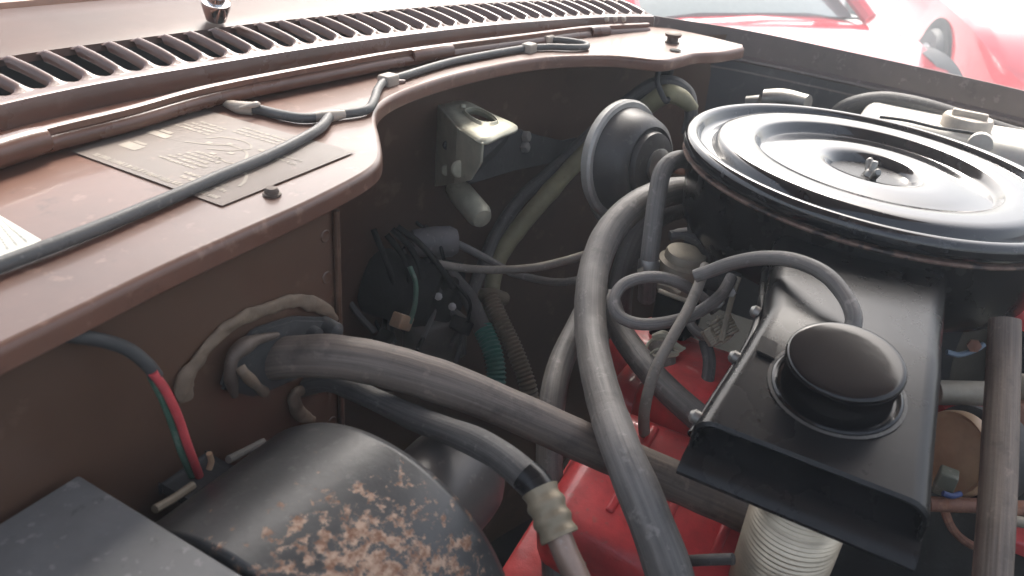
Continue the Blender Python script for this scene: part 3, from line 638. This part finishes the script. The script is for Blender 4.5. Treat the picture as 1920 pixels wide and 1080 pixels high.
hose('vacuum_motor_hose', 'black vacuum hose arching from the snorkel cap to a joint left of the snorkel', 'hose',
     [P(1598, 622, .452), P(1600, 590, .456), P(1582, 552, .466), P(1545, 513, .480), P(1490, 489, .50), P(1430, 484, .52), P(1375, 493, .54), P(1332, 508, .555), P(1303, 518, .56)], .0049, M_hosegrey, seg=16)
hose('looped_vacuum_hose', 'black vacuum hose tied in a round loop left of the snorkel', 'hose',
     [(1372, 520, .60), (1350, 555, .59), (1300, 590, .58), (1240, 606, .575), (1190, 606, .575), (1157, 588, .578), (1152, 558, .585), (1175, 530, .592), (1225, 519, .598), (1272, 530, .602), (1312, 555, .608), (1340, 582, .612)], .0046, M_hosegrey, seg=14)
hose('rear_vacuum_line', 'black hose curled close behind the tan carburettor cover', 'hose',
     [(1256, 442, .66), (1282, 440, .662), (1310, 455, .665), (1325, 475, .67), (1330, 500, .68)], .0042, M_hose, seg=12)
tag(tube('carburettor_wire', [(1262, 436, .66), (1272, 432, .658), (1288, 430, .657)], .0018, M_clip, None, seg=8), 'short white wire end above the carburettor cover', 'wire')
hose('fuel_hose', 'narrow dark hose hooked round beside the brass springs', 'hose',
     [(1290, 580, .63), (1298, 612, .62), (1318, 628, .615), (1345, 630, .615), (1370, 622, .62)], .0042, M_hosegrey, seg=12)
hose('drain_hose', 'narrow grey hose hanging down against the left edge of the snorkel', 'hose',
     [(1322, 640, .62), (1330, 680, .61), (1322, 730, .60), (1305, 765, .59), (1290, 800, .60)], .0050, M_hose, seg=12)
# spring group
sp_ = thing('linkage_springs', 'brass throttle return springs beside the black snorkel', 'springs', P(1360, 610, .60))
for k_, (x0, y0, x1, y1) in enumerate(((1338, 600, 1360, 640), (1356, 590, 1374, 625), (1326, 618, 1342, 645))):
    a, b = P(x0, y0, .60), P(x1, y1, .595); ax = (b - a); u = ax.orthogonal().normalized(); w = ax.normalized().cross(u)
    pts = [a + ax * (i / 48) + (u * math.cos(i * .9) + w * math.sin(i * .9)) * .0045 for i in range(49)]
    V, F = tube_geo(pts, .0013, 6); mesh('spring', V, F, M_tan, sp_)
tube('link_rod', [P(1385, 520, .60), P(1372, 560, .598), P(1362, 600, .592), P(1352, 640, .59)], .0022, M_tan, sp_, seg=8)
lathe('link_nut', [(.005, 0), (.005, .006), (0, .007)], P(1347, 566, .60), (-1, 0, .4), M_steel, sp_, seg=6)
lathe('link_nut', [(.004, 0), (.004, .005), (0, .006)], P(1372, 548, .60), (-1, 0, .4), M_steel, sp_, seg=6)
box('lever_plate', P(1378, 560, .62), P(1378, 560, .62) + Vector((.006, .03, .02)), M_dark, sp_, bev=.001)
# carburettor cover
cb = thing('carburettor', 'tan carburettor choke cover with stepped round top left of the air cleaner', 'carburettor', P(1280, 560, .70))
c1 = P(1285, 482, .67)
lathe('choke_cover', [(.020, -.030), (.0195, -.012), (.0215, -.011), (.0215, -.004), (.0175, -.002), (.0175, .003), (.0165, .005), (0, .0052)], c1, (0, -.08, 1), M_tan, cb, seg=40)
box('carburettor_body', P(1285, 560, .70) + Vector((-.022, -.012, -.05)), P(1285, 560, .70) + Vector((.03, .022, .010)), M_grime, cb, bev=.006)
tube('bail_wire', [P(1236, 545, .635), P(1262, 555, .628), P(1292, 566, .625)], .0020, M_tan, cb, seg=8)
tube('bail_wire', [P(1236, 532, .64), P(1255, 537, .635), P(1275, 550, .63)], .0016, M_tan, cb, seg=8)
lathe('base_flange', [(.06, 0), (.06, .012), (.05, .014), (0, .014)], Vector((.70, .03, .895)), (0, 0, 1), M_grime, cb, seg=32)
lathe('throat', [(.05, 0), (.05, .06), (0, .06)], Vector((.70, .03, .905)), (0, 0, 1), M_dark, cb, seg=32)
lathe('hose_end_band', [(.0088, -.006), (.0092, -.005), (.0092, .005), (.0088, .006)], P(1216, 500, .665), P(1224, 430, .66) - P(1216, 500, .665), M_steel, cb, seg=20)
solid('hose_tab', [P(1194, 505, .655), P(1206, 500, .65), P(1208, 518, .65), P(1196, 520, .655)], -_dir(1200, 500), .004, M_tan, cb)

# ---- refrigerant hose with crimped ferrule
fh = thing('refrigerant_hose', 'black refrigerant hose ending in a pale crimped ferrule and copper tube', 'hose', P(1000, 900, .38))
tube('rubber_hose', [(560, 728, .50), (612, 716, .49), (660, 730, .48), (720, 757, .466), (780, 785, .452), (835, 806, .438), (890, 828, .422), (940, 856, .407), (985, 893, .394), (1004, 912, .390)],
     [.0062, .0064, .0066, .0068, .0072, .0074, .0078, .0080, .0080, .0078], M_hose, fh, seg=24, wob=.06)
tube('black_sleeve', [(985, 890, .392), (1004, 908, .389), (1016, 926, .386)], .0083, M_black, fh, seg=20)
tube('crimped_ferrule', [(1012, 918, .387), (1024, 945, .384), (1036, 975, .381), (1050, 1008, .378)], [.0088, .0093, .0093, .0092], mat('dull_brass_ferrule', (.30, .25, .17), .42, metal=.45, dust=.4, dcol=(.24, .21, .165), scale=50, bump=.2), fh, seg=28, rib=(.0078, .0006))
tube('copper_tube', [(1046, 1000, .379), (1062, 1040, .377), (1085, 1090, .376), (1110, 1150, .38)], .0064, mat('brownish_copper', (.33, .22, .17), .35, metal=.5, dust=.3, scale=40), fh, seg=20)

# ================================================================ COMPRESSOR
XR = .25
cr = Vector((XR, .7731 * XR, CAMZ - 1.4044 * XR)); RD = .3585 * XR
M_d = M_drum
cmp_ = thing('compressor', 'worn black compressor drum with flaking rust at the bottom of the bay', 'compressor', Vector((XR - .08, cr.y, cr.z - RD)))
# the drum's own object origin sits at its worn spot, so the rust gathers there
ws = cr + Vector((-.06, -.058, .068))
def drum():
    V = []; F = []; seg = 96; prof = [(0, 0.0), (RD * .5, 0), (RD * .90, .0), (RD * .975, -.0025), (RD, -.008), (RD, -.03), (RD, -.06), (RD, -.096), (RD * .99, -.0985), (0, -.0985)]
    for r_, h in prof:
        for j in range(seg):
            a = 2 * math.pi * j / seg; V.append(Vector((XR + h, cr.y + math.cos(a) * r_, cr.z + math.sin(a) * r_)) - ws)
    for i in range(len(prof) - 1):
        for j in range(seg): F.append((i * seg + j, i * seg + (j + 1) % seg, (i + 1) * seg + (j + 1) % seg, (i + 1) * seg + j))
    me = bpy.data.meshes.new('drum_shell'); me.from_pydata(V, [], F); me.materials.append(M_d)
    for p in me.polygons: p.use_smooth = True
    o = bpy.data.objects.new('drum_shell', me); COL.objects.link(o); o.parent = cmp_; o.location = ws - cmp_.location
    o.modifiers.new('n', 'WEIGHTED_NORMAL')
drum()
c2 = onX(846, 902, .30)
lathe('rounded_end', [(.032, -.048), (.032, .0), (.031, .008), (.028, .015), (.022, .020), (.012, .023), (0, .024)], c2 + Vector((.0, 0, 0)), (1, 0, 0), mat('smooth_dark_casting', (.07, .065, .062), .32, dust=.35, dcol=(.2, .175, .16), scale=20, bump=.05), cmp_, seg=48)
# near box
bx = thing('black_box', 'flat-topped scuffed black box in the bottom left corner', 'box', (.05, .1, .60))
e1 = onZ(147, 889, -.262)
box('case', (-.06, -.10, .62), (e1.x - .002, e1.y - .002, CAMZ - .268), M_box, bx, bev=.004)
box('cover', (-.065, -.11, CAMZ - .267), (e1.x, e1.y, CAMZ - .262), M_box, bx, bev=.0015)

# ================================================================ WIRES at left
wl = thing('wire_pair', 'red and green wires coming out of a grey sheath by the firewall', 'wires', wp_(340, 800, .02))
tube('grey_sheath', [wp_(120, 628, .004), wp_(190, 638, .008), wp_(240, 655, .014), wp_(275, 682, .018), wp_(294, 706, .020)], .0032, M_dark, wl, seg=12)
tube('red_wire', [wp_(286, 698, .021), wp_(312, 735, .022), wp_(335, 785, .022), wp_(352, 835, .02), wp_(374, 892, .015)], .0022, M_wred, wl, seg=10)
tube('green_wire', [wp_(284, 706, .018), wp_(304, 745, .018), wp_(322, 790, .018), wp_(340, 845, .016), wp_(360, 892, .012)], .0020, M_wgreen, wl, seg=10)
box('plug', wp_(352, 905, .02) + Vector((-.004, -.006, -.008)), wp_(395, 885, .01) + Vector((.004, .006, .004)), M_dark, wl, bev=.002)
tag(tube('pale_strap', [wp_(428, 862, .02), wp_(462, 845, .018), wp_(495, 828, .018)], .0022, M_hosepale, None, seg=8), 'short pale strap lying just left of the compressor drum', 'strap')
tag(tube('dull_strap', [wp_(290, 955, .03), wp_(325, 935, .028), wp_(362, 910, .026)], .0022, M_bronze, None, seg=8), 'dull brown strap in the gap beside the black box', 'strap')
tag(tube('wire_stub', [wp_(392, 850, .02), wp_(396, 865, .02), wp_(392, 880, .02)], .0016, M_orange, None, seg=8), 'tiny tan wire stub beside the red wire end', 'wire')

# ================================================================ HOSE ON THE LEDGE
zq = ZL + .0040
wh = thing('washer_hose', 'black washer hose lying along the dusty brown ledge with white T joint', 'hose', onZ(600, 240, ZL))
Mq = mat('dark_blue_grey_rubber', (.06, .062, .062), .42, dust=.5, dcol=(.19, .18, .17), scale=50, bump=.1)
def zz(px, py, h=0): return onZ(px, py, zq + h)
tube('near_run', [zz(-150, 556), zz(0, 497), zz(120, 452), zz(220, 412), zz(330, 366), zz(420, 327), zz(500, 294), zz(560, 264), zz(600, 240), zz(618, 218)], .0036, Mq, wh, seg=18)
tube('left_branch', [zz(592, 221), zz(560, 221), zz(520, 214), zz(492, 207), zz(470, 203)], .0036, Mq, wh, seg=14)
tube('nozzle_end', [zz(474, 204), zz(450, 202), zz(432, 197), zz(416, 193)], [.0048, .0046, .0034, .0014], M_clip, wh, seg=12)
tube('nozzle_tab', [zz(450, 202, .003), zz(478, 196, .005), zz(486, 195, .004)], [.001, .0022, .0012], M_clip, wh, seg=8)
tube('t_joint', [zz(586, 220), zz(615, 218), zz(645, 214)], [.0032, .0044, .0032], M_clip, wh, seg=12)
tube('far_run', [zz(640, 214), zz(670, 210), zz(692, 203), zz(702, 186), zz(708, 168), zz(722, 153), zz(760, 141), zz(840, 117), zz(920, 101), zz(985, 90)], .0034, Mq, wh, seg=14)
tube('end_loop', [zz(985, 90), zz(1030, 88), zz(1070, 89), zz(1098, 88), zz(1096, 82), zz(1060, 76), zz(1022, 73)], .0034, Mq, wh, seg=14)
for px, py in ((728, 150), (992, 90), (1025, 74)):
    q = zz(px, py); box('hose_clip', q + Vector((-.008, -.006, -.005)), q + Vector((.008, .006, .0048)), M_clip, wh, bev=.002)
q = zz(742, 155, -.003); tube('clip_tongue', [q + Vector((-.004, 0, .001)), q + Vector((.008, -.003, 0))], [.0028, .0018], M_ledge, wh, seg=8)

# ================================================================ LOOMS IN THE RECESS
hose('yellow_loom', 'thick olive yellow loom climbing the recessed firewall behind the canister', 'loom',
     [(922, 600, .86), (922, 545, .86), (935, 485, .87), (975, 425, .88), (1030, 360, .89), (1085, 300, .90), (1150, 240, .90), (1205, 205, .89), (1245, 178, .87), (1275, 182, .86), (1300, 205, .87)],
     [.0085, .0088, .0095, .010, .0105, .0105, .0105, .0105, .0105, .0095, .007], M_yellow, seg=18, wob=.12)
hose('black_loom', 'black taped loom running beside the yellow loom', 'loom',
     [(880, 560, .84), (905, 500, .86), (930, 440, .875), (975, 375, .89), (1040, 315, .905), (1110, 250, .91), (1170, 195, .90), (1225, 158, .88), (1262, 155, .87), (1290, 175, .87), (1296, 210, .87), (1290, 250, .88)],
     .0075, M_hose, seg=14, wob=.1)
lc_ = thing('loom_tie', 'dark strap hanging the looms below the ledge', 'strap', P(1240, 160, .87))
tube('strap_loop', [P(1238, 125, .86), P(1232, 150, .855), P(1240, 175, .85), P(1250, 190, .855), P(1258, 170, .865)], .0030, M_dark, lc_, seg=10)
lathe('strap_anchor', [(.007, 0), (.007, .014), (0, .016)], P(1238, 128, .88), (0, -1, .1), M_dark, lc_, seg=12)
lc2 = tag(tube('loom_collar', [P(898, 552, .85), P(925, 558, .84), P(948, 560, .85)], [.007, .010, .007], M_bronze, None, seg=14), 'dark brown collar gathering the yellow loom above the two ribbed conduits', 'collar')
hose('brown_conduit', 'ribbed brown conduit below the collar, right of the green one', 'conduit',
     [(918, 556, .835), (938, 600, .825), (962, 650, .815), (982, 700, .81), (992, 735, .81), (996, 780, .82)], .0088, M_bronze, seg=20, rib=(.0042, .0009))
hose('green_conduit', 'ribbed green conduit left of the brown one', 'conduit',
     [(905, 615, .815), (922, 655, .805), (930, 695, .80), (928, 730, .80), (920, 780, .81)], .0098, M_green, seg=20, rib=(.0042, .0009))
hose('taped_harness', 'black taped harness leading down into the green conduit', 'harness',
     [(770, 440, .78), (810, 480, .79), (850, 520, .80), (880, 560, .81), (905, 620, .815)], [.005, .006, .007, .0085, .0098], M_hose, seg=14, wob=.15)
hose('long_vacuum_pipe', 'long thin pale pipe crossing the recess to the thick grey hose', 'pipe',
     [(822, 495, .76), (870, 503, .76), (930, 506, .755), (1000, 502, .745), (1060, 489, .735), (1110, 474, .72)], .0040, M_hosepale, seg=12)
hose('slanting_pipe', 'thin grey pipe slanting down from the motor stub behind the long pale pipe', 'pipe',
     [(846, 452, .79), (880, 468, .79), (915, 487, .79), (960, 512, .79)], .0040, M_hosegrey, seg=12)
hose('lower_vacuum_pipe', 'short mauve grey pipe below the long pale pipe', 'pipe',
     [(960, 512, .80), (1000, 522, .795), (1045, 529, .79), (1095, 524, .78)], .0040, M_hosegrey, seg=12)
hose('thin_control_cable', 'thin grey cable dropping from the round canister', 'cable',
     [(1106, 370, .86), (1115, 395, .85), (1130, 420, .85), (1140, 450, .86)], .0032, M_hosegrey, seg=10)
M_grime = mat('oily_black_metal', (.014, .015, .015), .75, dust=.25, dcol=(.035, .034, .032), scale=30, bump=.3, spec=.1)
wm = thing('wiper_motor', 'dark grimy wiper motor with wiring in the corner of the recess', 'motor', P(740, 560, .74))
lathe('motor_body', [(0, 0), (.030, 0), (.034, .006), (.034, .06), (.030, .07), (.012, .074), (0, .074)], P(690, 520, .78), (.35, -.9, -.2), M_grime, wm, seg=32)
lathe('motor_stub', [(0, -.02), (.013, -.02), (.0155, .0), (.0155, .018), (.012, .024), (0, .025)], P(812, 454, .78), (.6, -.6, 0), mat('mauve_grey_metal', (.12, .11, .115), .5, dust=.2), wm, seg=24)
box('gear_case', P(815, 560, .80) + Vector((-.03, -.02, -.03)), P(815, 560, .80) + Vector((.045, .03, .025)), M_grime, wm, bev=.008, rot=Matrix.Rotation(R(20), 3, 'Z'))
box('cover_plate', P(820, 610, .79) + Vector((-.03, -.015, -.04)), P(820, 610, .79) + Vector((.03, .02, .01)), mat('brown_grey_plate', (.09, .08, .07), .5, dust=.3, dcol=(.13, .11, .1)), wm, bev=.006, rot=Matrix.Rotation(R(-25), 3, 'Z'))
for i, (a, b, c, d_) in enumerate((((735, 430), (770, 465), (790, 510), (792, 560)), ((745, 425), (785, 455), (820, 495), (850, 540)), ((725, 440), (755, 480), (768, 530), (760, 590)), ((700, 430), (720, 480), (740, 540), (745, 600)))):
    tube('lead', [P(*a, .74), P(*b, .745), P(*c, .75), P(*d_, .76)], .0030, M_grime, wm, seg=10)
tube('green_lead', [P(768, 500, .735), P(779, 530, .735), P(778, 570, .738), P(768, 606, .74)], .0024, M_wgreen, wm, seg=10)
rnd = random.Random(5)
for k in range(12):
    x0 = rnd.uniform(665, 800); y0 = rnd.uniform(415, 470); pts_ = [P(x0, y0, .80)]
    for j in range(4):
        x0 += rnd.uniform(-25, 45); y0 += rnd.uniform(35, 62); pts_.append(P(x0, y0, rnd.uniform(.755, .80)))
    tube('lead', pts_, rnd.uniform(.0016, .0034), rnd.choice((M_grime, M_hose, M_grime, M_dark)), wm, seg=8, n=6)
for px, py in ((720, 640), (700, 560), (865, 610), (800, 540)):
    q = P(px, py, .77); box('terminal_block', q + Vector((-.010, -.008, -.007)), q + Vector((.010, .008, .007)), M_grime, wm, bev=.0015, rot=Matrix.Rotation(rnd.uniform(-1, 1), 3, 'Y'))
cn = P(752, 602, .735)
box('connector', cn + Vector((-.010, -.006, -.008)), cn + Vector((.012, .006, .006)), M_orange, wm, bev=.0015, rot=Matrix.Rotation(R(35), 3, 'Y'))
for px, py in ((822, 556), (848, 575)): lathe('case_screw', [(.004, 0), (.004, .004), (0, .005)], P(px, py, .76), -_dir(px, py), M_steel, wm, seg=8)
tag(tube('curled_cable', [(840, 650, .80), (836, 635, .80), (850, 628, .80), (866, 640, .80), (870, 665, .80)], .0028, M_dark, None, seg=8), 'dark curled cable end above the heater hose', 'cable')

# ================================================================ FAR SIDE: reservoir etc.
rs = thing('washer_reservoir', 'aged white plastic reservoir with a round cap behind the air cleaner lid', 'reservoir', (1.02, -.05, .80))
p0 = onX(1640, 232, 1.00); p1 = onX(1930, 262, 1.0)
top_z = onX(1640, 205, 1.0).z
Mz = Matrix.Rotation(R(0), 3, 'Z')
body = box('tank', (.965, -.22, top_z - .13), (1.07, onX(1612, 215, 1.0).y, top_z), M_white, rs, bev=.014, segs=4)
cp = onX(1812, 232, 1.0)
lathe('cap', [(.024, -.008), (.026, -.006), (.026, .006), (.024, .009), (.010, .010), (0, .0095)], Vector((1.0, cp.y, top_z + .004)), (0, 0, 1), mat('beige_cap', (.50, .44, .37), .5, dust=.2), rs, seg=36)
box('cap_grip', Vector((.99, cp.y - .018, top_z + .012)), Vector((.998, cp.y + .018, top_z + .020)), mat('beige_cap', 1), rs, bev=.002)
tube('bail_wire', [onX(1650, 219, .965), onX(1700, 226, .96), onX(1760, 240, .96), onX(1825, 250, .958), onX(1850, 262, .955), onX(1858, 280, .955)], .0018, M_dark, rs, seg=8)
lathe('side_boss', [(.012, 0), (.012, .010), (0, .012)], onX(1838, 268, .955), (-1, 0, 0), M_white, rs, seg=20)
hose('fender_hose', 'black hose curving along the dark inner fender above the white reservoir', 'hose',
     [onX(1560, 225, 1.05), onX(1590, 200, 1.05), onX(1650, 188, 1.05), (onX(1720, 198, 1.05)), onX(1800, 222, 1.05), onX(1880, 248, 1.05), onX(2000, 285, 1.05)], .0105, M_hose, seg=18)
gv = thing('grey_valve', 'small grey cylinder peeping over the far left of the lid', 'valve', onX(1460, 200, 1.0))
tube('cylinder', [onX(1432, 186, 1.0), onX(1470, 187, 1.0), onX(1515, 194, .99)], [.012, .013, .010], M_steel, gv, seg=20)
tube('stub', [onX(1400, 192, 1.0), onX(1425, 190, 1.0)], .008, M_steel, gv, seg=16)

# ================================================================ RIGHT EDGE
hose('upright_hose', 'upright dusty hose at the right edge, in front of the tan disc', 'hose',
     [(1884, 600, .52), (1882, 660, .515), (1880, 720, .505), (1876, 800, .49), (1872, 900, .472), (1866, 1000, .455), (1858, 1120, .44)], [.0095, .0100, .0100, .0102, .0102, .0102, .0102], M_hosebrown, seg=22)
ds = thing('distributor', 'tan round disc on a dark drum right of the snorkel', 'distributor', P(1790, 900, .60))
c3 = P(1792, 850, .56); n3 = (_dir(1795, 850).normalized() * -.46 - rt * .86 + Vector((0, 0, .05)))
lathe('tan_disc', [(0, .006), (.020, .004), (.026, .003), (.0292, .006), (.0305, .003), (.0305, -.003), (.028, -.006), (0, -.006)], c3, n3, M_cap, ds, seg=48)
lathe('drum', [(.034, -.035), (.0345, -.03), (.0345, -.009), (.031, -.007), (0, -.007)], c3, n3, M_dark, ds, seg=40)
tube('blue_wire', [P(1768, 925, .53), P(1785, 930, .53), P(1800, 926, .535)], .002, mat('blue_wire', (.04, .07, .2), .5), ds, seg=8)
box('terminal', P(1772, 905, .54) + Vector((-.006, -.006, -.008)), P(1772, 905, .54) + Vector((.006, .006, .010)), mat('olive_terminal', (.12, .13, .09), .5, dust=.2), ds, bev=.0015)
hose('thermostat_pipe', 'pale dusty pipe lying crosswise above the tan disc', 'pipe', [(1755, 736, .60), (1800, 737, .60), (1850, 738, .60)], .0095, M_tan, seg=20)
hose('red_water_neck', 'small red casting under the pale crosswise pipe', 'casting', [(1760, 772, .62), (1800, 762, .62), (1835, 770, .62)], .012, M_red, seg=20)
hose('cross_rod', 'brown metal rod crossing behind the upright hose below the disc', 'rod', [(1740, 945, .54), (1830, 948, .54), (1935, 954, .54)], .0052, M_rusty, seg=14)
hose('lower_cross_rod', 'tan rod just under the brown metal rod at the right edge', 'rod', [(1880, 972, .56), (1945, 985, .56)], .004, M_tan, seg=12)
ps = thing('front_accessories', 'red and grey front accessories behind the upright hose at the right edge', 'accessory', P(1850, 1000, .62))
box('grey_housing', P(1850, 1060, .62) + Vector((-.05, -.16, -.10)), P(1850, 1060, .62) + Vector((.02, .06, .012)), M_tan, ps, bev=.012)
lathe('grey_drum', [(0, 0), (.034, 0), (.036, .003), (.036, .05), (0, .05)], P(1945, 850, .60), (.3, -1, 0), mat('olive_grey_casting', (.16, .17, .14), .5, dust=.3), ps, seg=32)
box('red_bracket', P(1935, 1035, .59) + Vector((-.01, -.05, -.02)), P(1935, 1035, .59) + Vector((.02, .03, .012)), M_red, ps, bev=.004)
box('red_block', P(1925, 640, .68) + Vector((-.01, -.06, -.04)), P(1925, 640, .68) + Vector((.03, .02, .03)), M_red, ps, bev=.008)
tube('rusty_pipe_end', [P(1905, 755, .60), P(1912, 790, .60), P(1930, 800, .60)], .010, M_rusty, ps, seg=14)
tube('pale_elbow', [P(1895, 725, .62), P(1930, 730, .61), P(1950, 790, .61)], .010, M_tan, ps, seg=14)
hose('dark_cable', 'thin dark cable hanging below the brown rod right of the snorkel', 'cable', [(1770, 955, .56), (1785, 990, .56), (1810, 1015, .57), (1840, 1030, .58)], .003, M_rusty, seg=8)
hose('short_black_pipe', 'short black pipe poking out left of the foil duct', 'pipe', [(1285, 1052, .45), (1320, 1050, .44), (1375, 1048, .43)], .0032, M_hose, seg=12)
dk = thing('alternator', 'dark alternator half hidden right of the air cleaner housing', 'alternator', (.70, -.16, .80))
lathe('casing', [(0, 0), (.05, 0), (.055, .01), (.055, .07), (.04, .085), (0, .085)], P(1830, 660, .72), (.2, -1, -.1), M_grime, dk, seg=32)
tube('wire', [P(1775, 660, .60), P(1800, 665, .60), P(1830, 655, .60), P(1845, 645, .60)], .0022, mat('blue_grey_wire', (.15, .2, .26), .4), dk, seg=8)
lathe('terminal_nut', [(.005, 0), (.005, .005), (0, .006)], P(1826, 647, .60), (-1, 0, .3), M_rusty, dk, seg=6)

# ================================================================ BACKGROUND CARS
def loft(name, secs, m, parent):
    V = [Vector(p) for s in secs for p in s]; k = len(secs[0]); F = []
    for i in range(len(secs) - 1):
        for j in range(k): F.append((i * k + j, i * k + (j + 1) % k, (i + 1) * k + (j + 1) % k, (i + 1) * k + j))
    F += [tuple(range(k))[::-1], tuple((len(secs) - 1) * k + j for j in range(k))]
    return mesh(name, V, F, m, parent)
def red_car(loc, heading, label, k=1.0, Lg=4.3, Wd=1.8, hood=.66, roof=1.15, wr=.30, arch=True):
    """low red car; local +x is the nose"""
    t = thing('red_car', label, 'car', loc, 'red cars parked beyond the brown car')
    t.rotation_euler = (0, 0, heading)
    h = Wd / 2
    def S(x, w, zb, zt, sh):   # body section
        return [(x, -w * .9, zb), (x, -w, zb + .12), (x, -w, sh), (x, -w * .93, zt - .01), (x, -w * .5, zt + .02), (x, 0, zt + .03), (x, w * .5, zt + .02), (x, w * .93, zt - .01), (x, w, sh), (x, w, zb + .12), (x, w * .9, zb)]
    def mk(name, secs, m):
        o = loft(name, [[Vector(loc) + Vector(p) for p in s] for s in secs], m, t); return o
    b = Lg / 2; b0 = b
    mk('body', [S(b, h * .72, .25, .42, .38), S(b - .12 * k, h * .86, .18, .50, .45), S(b - .45 * k, h * .97, .16, hood - .07, hood - .14), S(b - .9 * k, h, .16, hood + .01, hood - .08), S(b - 1.5 * k, h * .98, .16, hood + .03, hood - .05), S(0.1, h * .98, .16, hood + .10, hood), S(-.9, h, .16, hood + .14, hood + .02),
                S(-b + .7, h, .18, hood + .15, hood + .02), S(-b + .1, h * .92, .25, hood + .10, hood - .02), S(-b, h * .86, .3, hood + .04, hood - .06)], M_carred)
    b = b + 1.5 - 1.5 * k
    def C(x, w, zt): return [(x, -h * .86, hood + .05), (x, -w, zt - .03), (x, -w * .5, zt), (x, w * .5, zt), (x, w, zt - .03), (x, h * .86, hood + .05)]
    mk('greenhouse', [C(b - 1.55, h * .80, hood + .07), C(b - 2.15, h * .66, roof - .03), C(b - 2.6, h * .64, roof), C(b - 3.0, h * .64, roof - .02), C(b - 3.75, h * .78, hood + .16)], M_glass)
    mk('roof', [[(x, -w, z), (x, 0, z + .02), (x, w, z), (x, w * .98, z - .03), (x, 0, z - .02), (x, -w * .98, z - .03)] for x, w, z in ((b - 2.14, h * .67, roof - .015), (b - 2.6, h * .65, roof + .015), (b - 3.1, h * .65, roof - .005))], M_carred)
    for s in (-1, 1):
        V, F = tube_geo([Vector(loc) + Vector(p) for p in ((b - 1.5, s * h * .86, hood + .05), (b - 1.85, s * h * .77, hood + .30), (b - 2.15, s * h * .66, roof - .02))], .035, 8); mesh('windscreen_pillar', V, F, M_carred, t)
        m_ = thing_mirror = lathe('door_mirror', [(0, 0), (.05, .01), (.075, .05), (.07, .10), (0, .11)], Vector(loc) + Vector((b - 1.75, s * h * .98, hood + .18)), (-1, 0, .1), M_carred, t, seg=16)
        for x in (b0 - .85 * k, -b0 + .85):
            w = lathe('wheel', [(.0, .05), (wr * .55, .06), (wr * .62, .085), (wr * .66, .10), (wr * .93, .10), (wr, .07), (wr, -.07), (wr * .9, -.10), (0, -.10)], Vector(loc) + Vector((x, s * (h - .06), wr)), (0, s, 0), M_tyre, t, seg=36)
            lathe('rim', [(0, .07), (wr * .12, .075), (wr * .55, .072), (wr * .60, .092), (wr * .64, .104)], Vector(loc) + Vector((x, s * (h - .06), wr)), (0, s, 0), M_rim, w, seg=30)
            if arch: lathe('arch_shade_disc', [(wr + .045, -.05), (wr + .045, .004), (0, .006)], Vector(loc) + Vector((x, s * h, wr + .02)), (0, s, 0), M_cavity, t, seg=36)  # black disc on the body side, painted for the shaded arch hollow
        lathe('headlight', [(.075, 0), (.07, .02), (0, .03)], Vector(loc) + Vector((b0 - .16, s * h * .62, .48)), (1, 0, .3), M_chrome, t, seg=20)
    return t
red_car((4.67, 2.02, 0), R(235), 'low red car whose windscreen and pale hood show just beyond the dark fender rail', hood=.62, roof=1.12, k=.45, Wd=1.6, arch=False)
red_car((7.27, -.27, 0), R(200), 'red car at the far right whose front wheel shows in its arch', hood=.72, roof=1.28, wr=.25)

# ================================================================ thin fog volume added to imitate lens glare and lift the blacks
hz = bpy.data.materials.new('lens_veil_fog'); hz.use_nodes = True
hz.node_tree.nodes.remove(hz.node_tree.nodes['Principled BSDF'])
pv = hz.node_tree.nodes.new('ShaderNodeVolumePrincipled'); pv.inputs['Density'].default_value = HAZE; pv.inputs['Color'].default_value = (.90, .96, 1, 1)
pv.inputs['Anisotropy'].default_value = 0.2
hz.node_tree.links.new(pv.outputs[0], hz.node_tree.nodes['Material Output'].inputs['Volume'])
bmh = bmesh.new(); bmesh.ops.create_cube(bmh, size=1); meh = bpy.data.meshes.new('lens_veil'); bmh.to_mesh(meh); bmh.free()
ho = bpy.data.objects.new('lens_veil', meh); COL.objects.link(ho); meh.materials.append(hz); ho['kind'] = 'stuff'
ho.location = (10, 10, .45); ho.scale = (106, 106, 2.9)
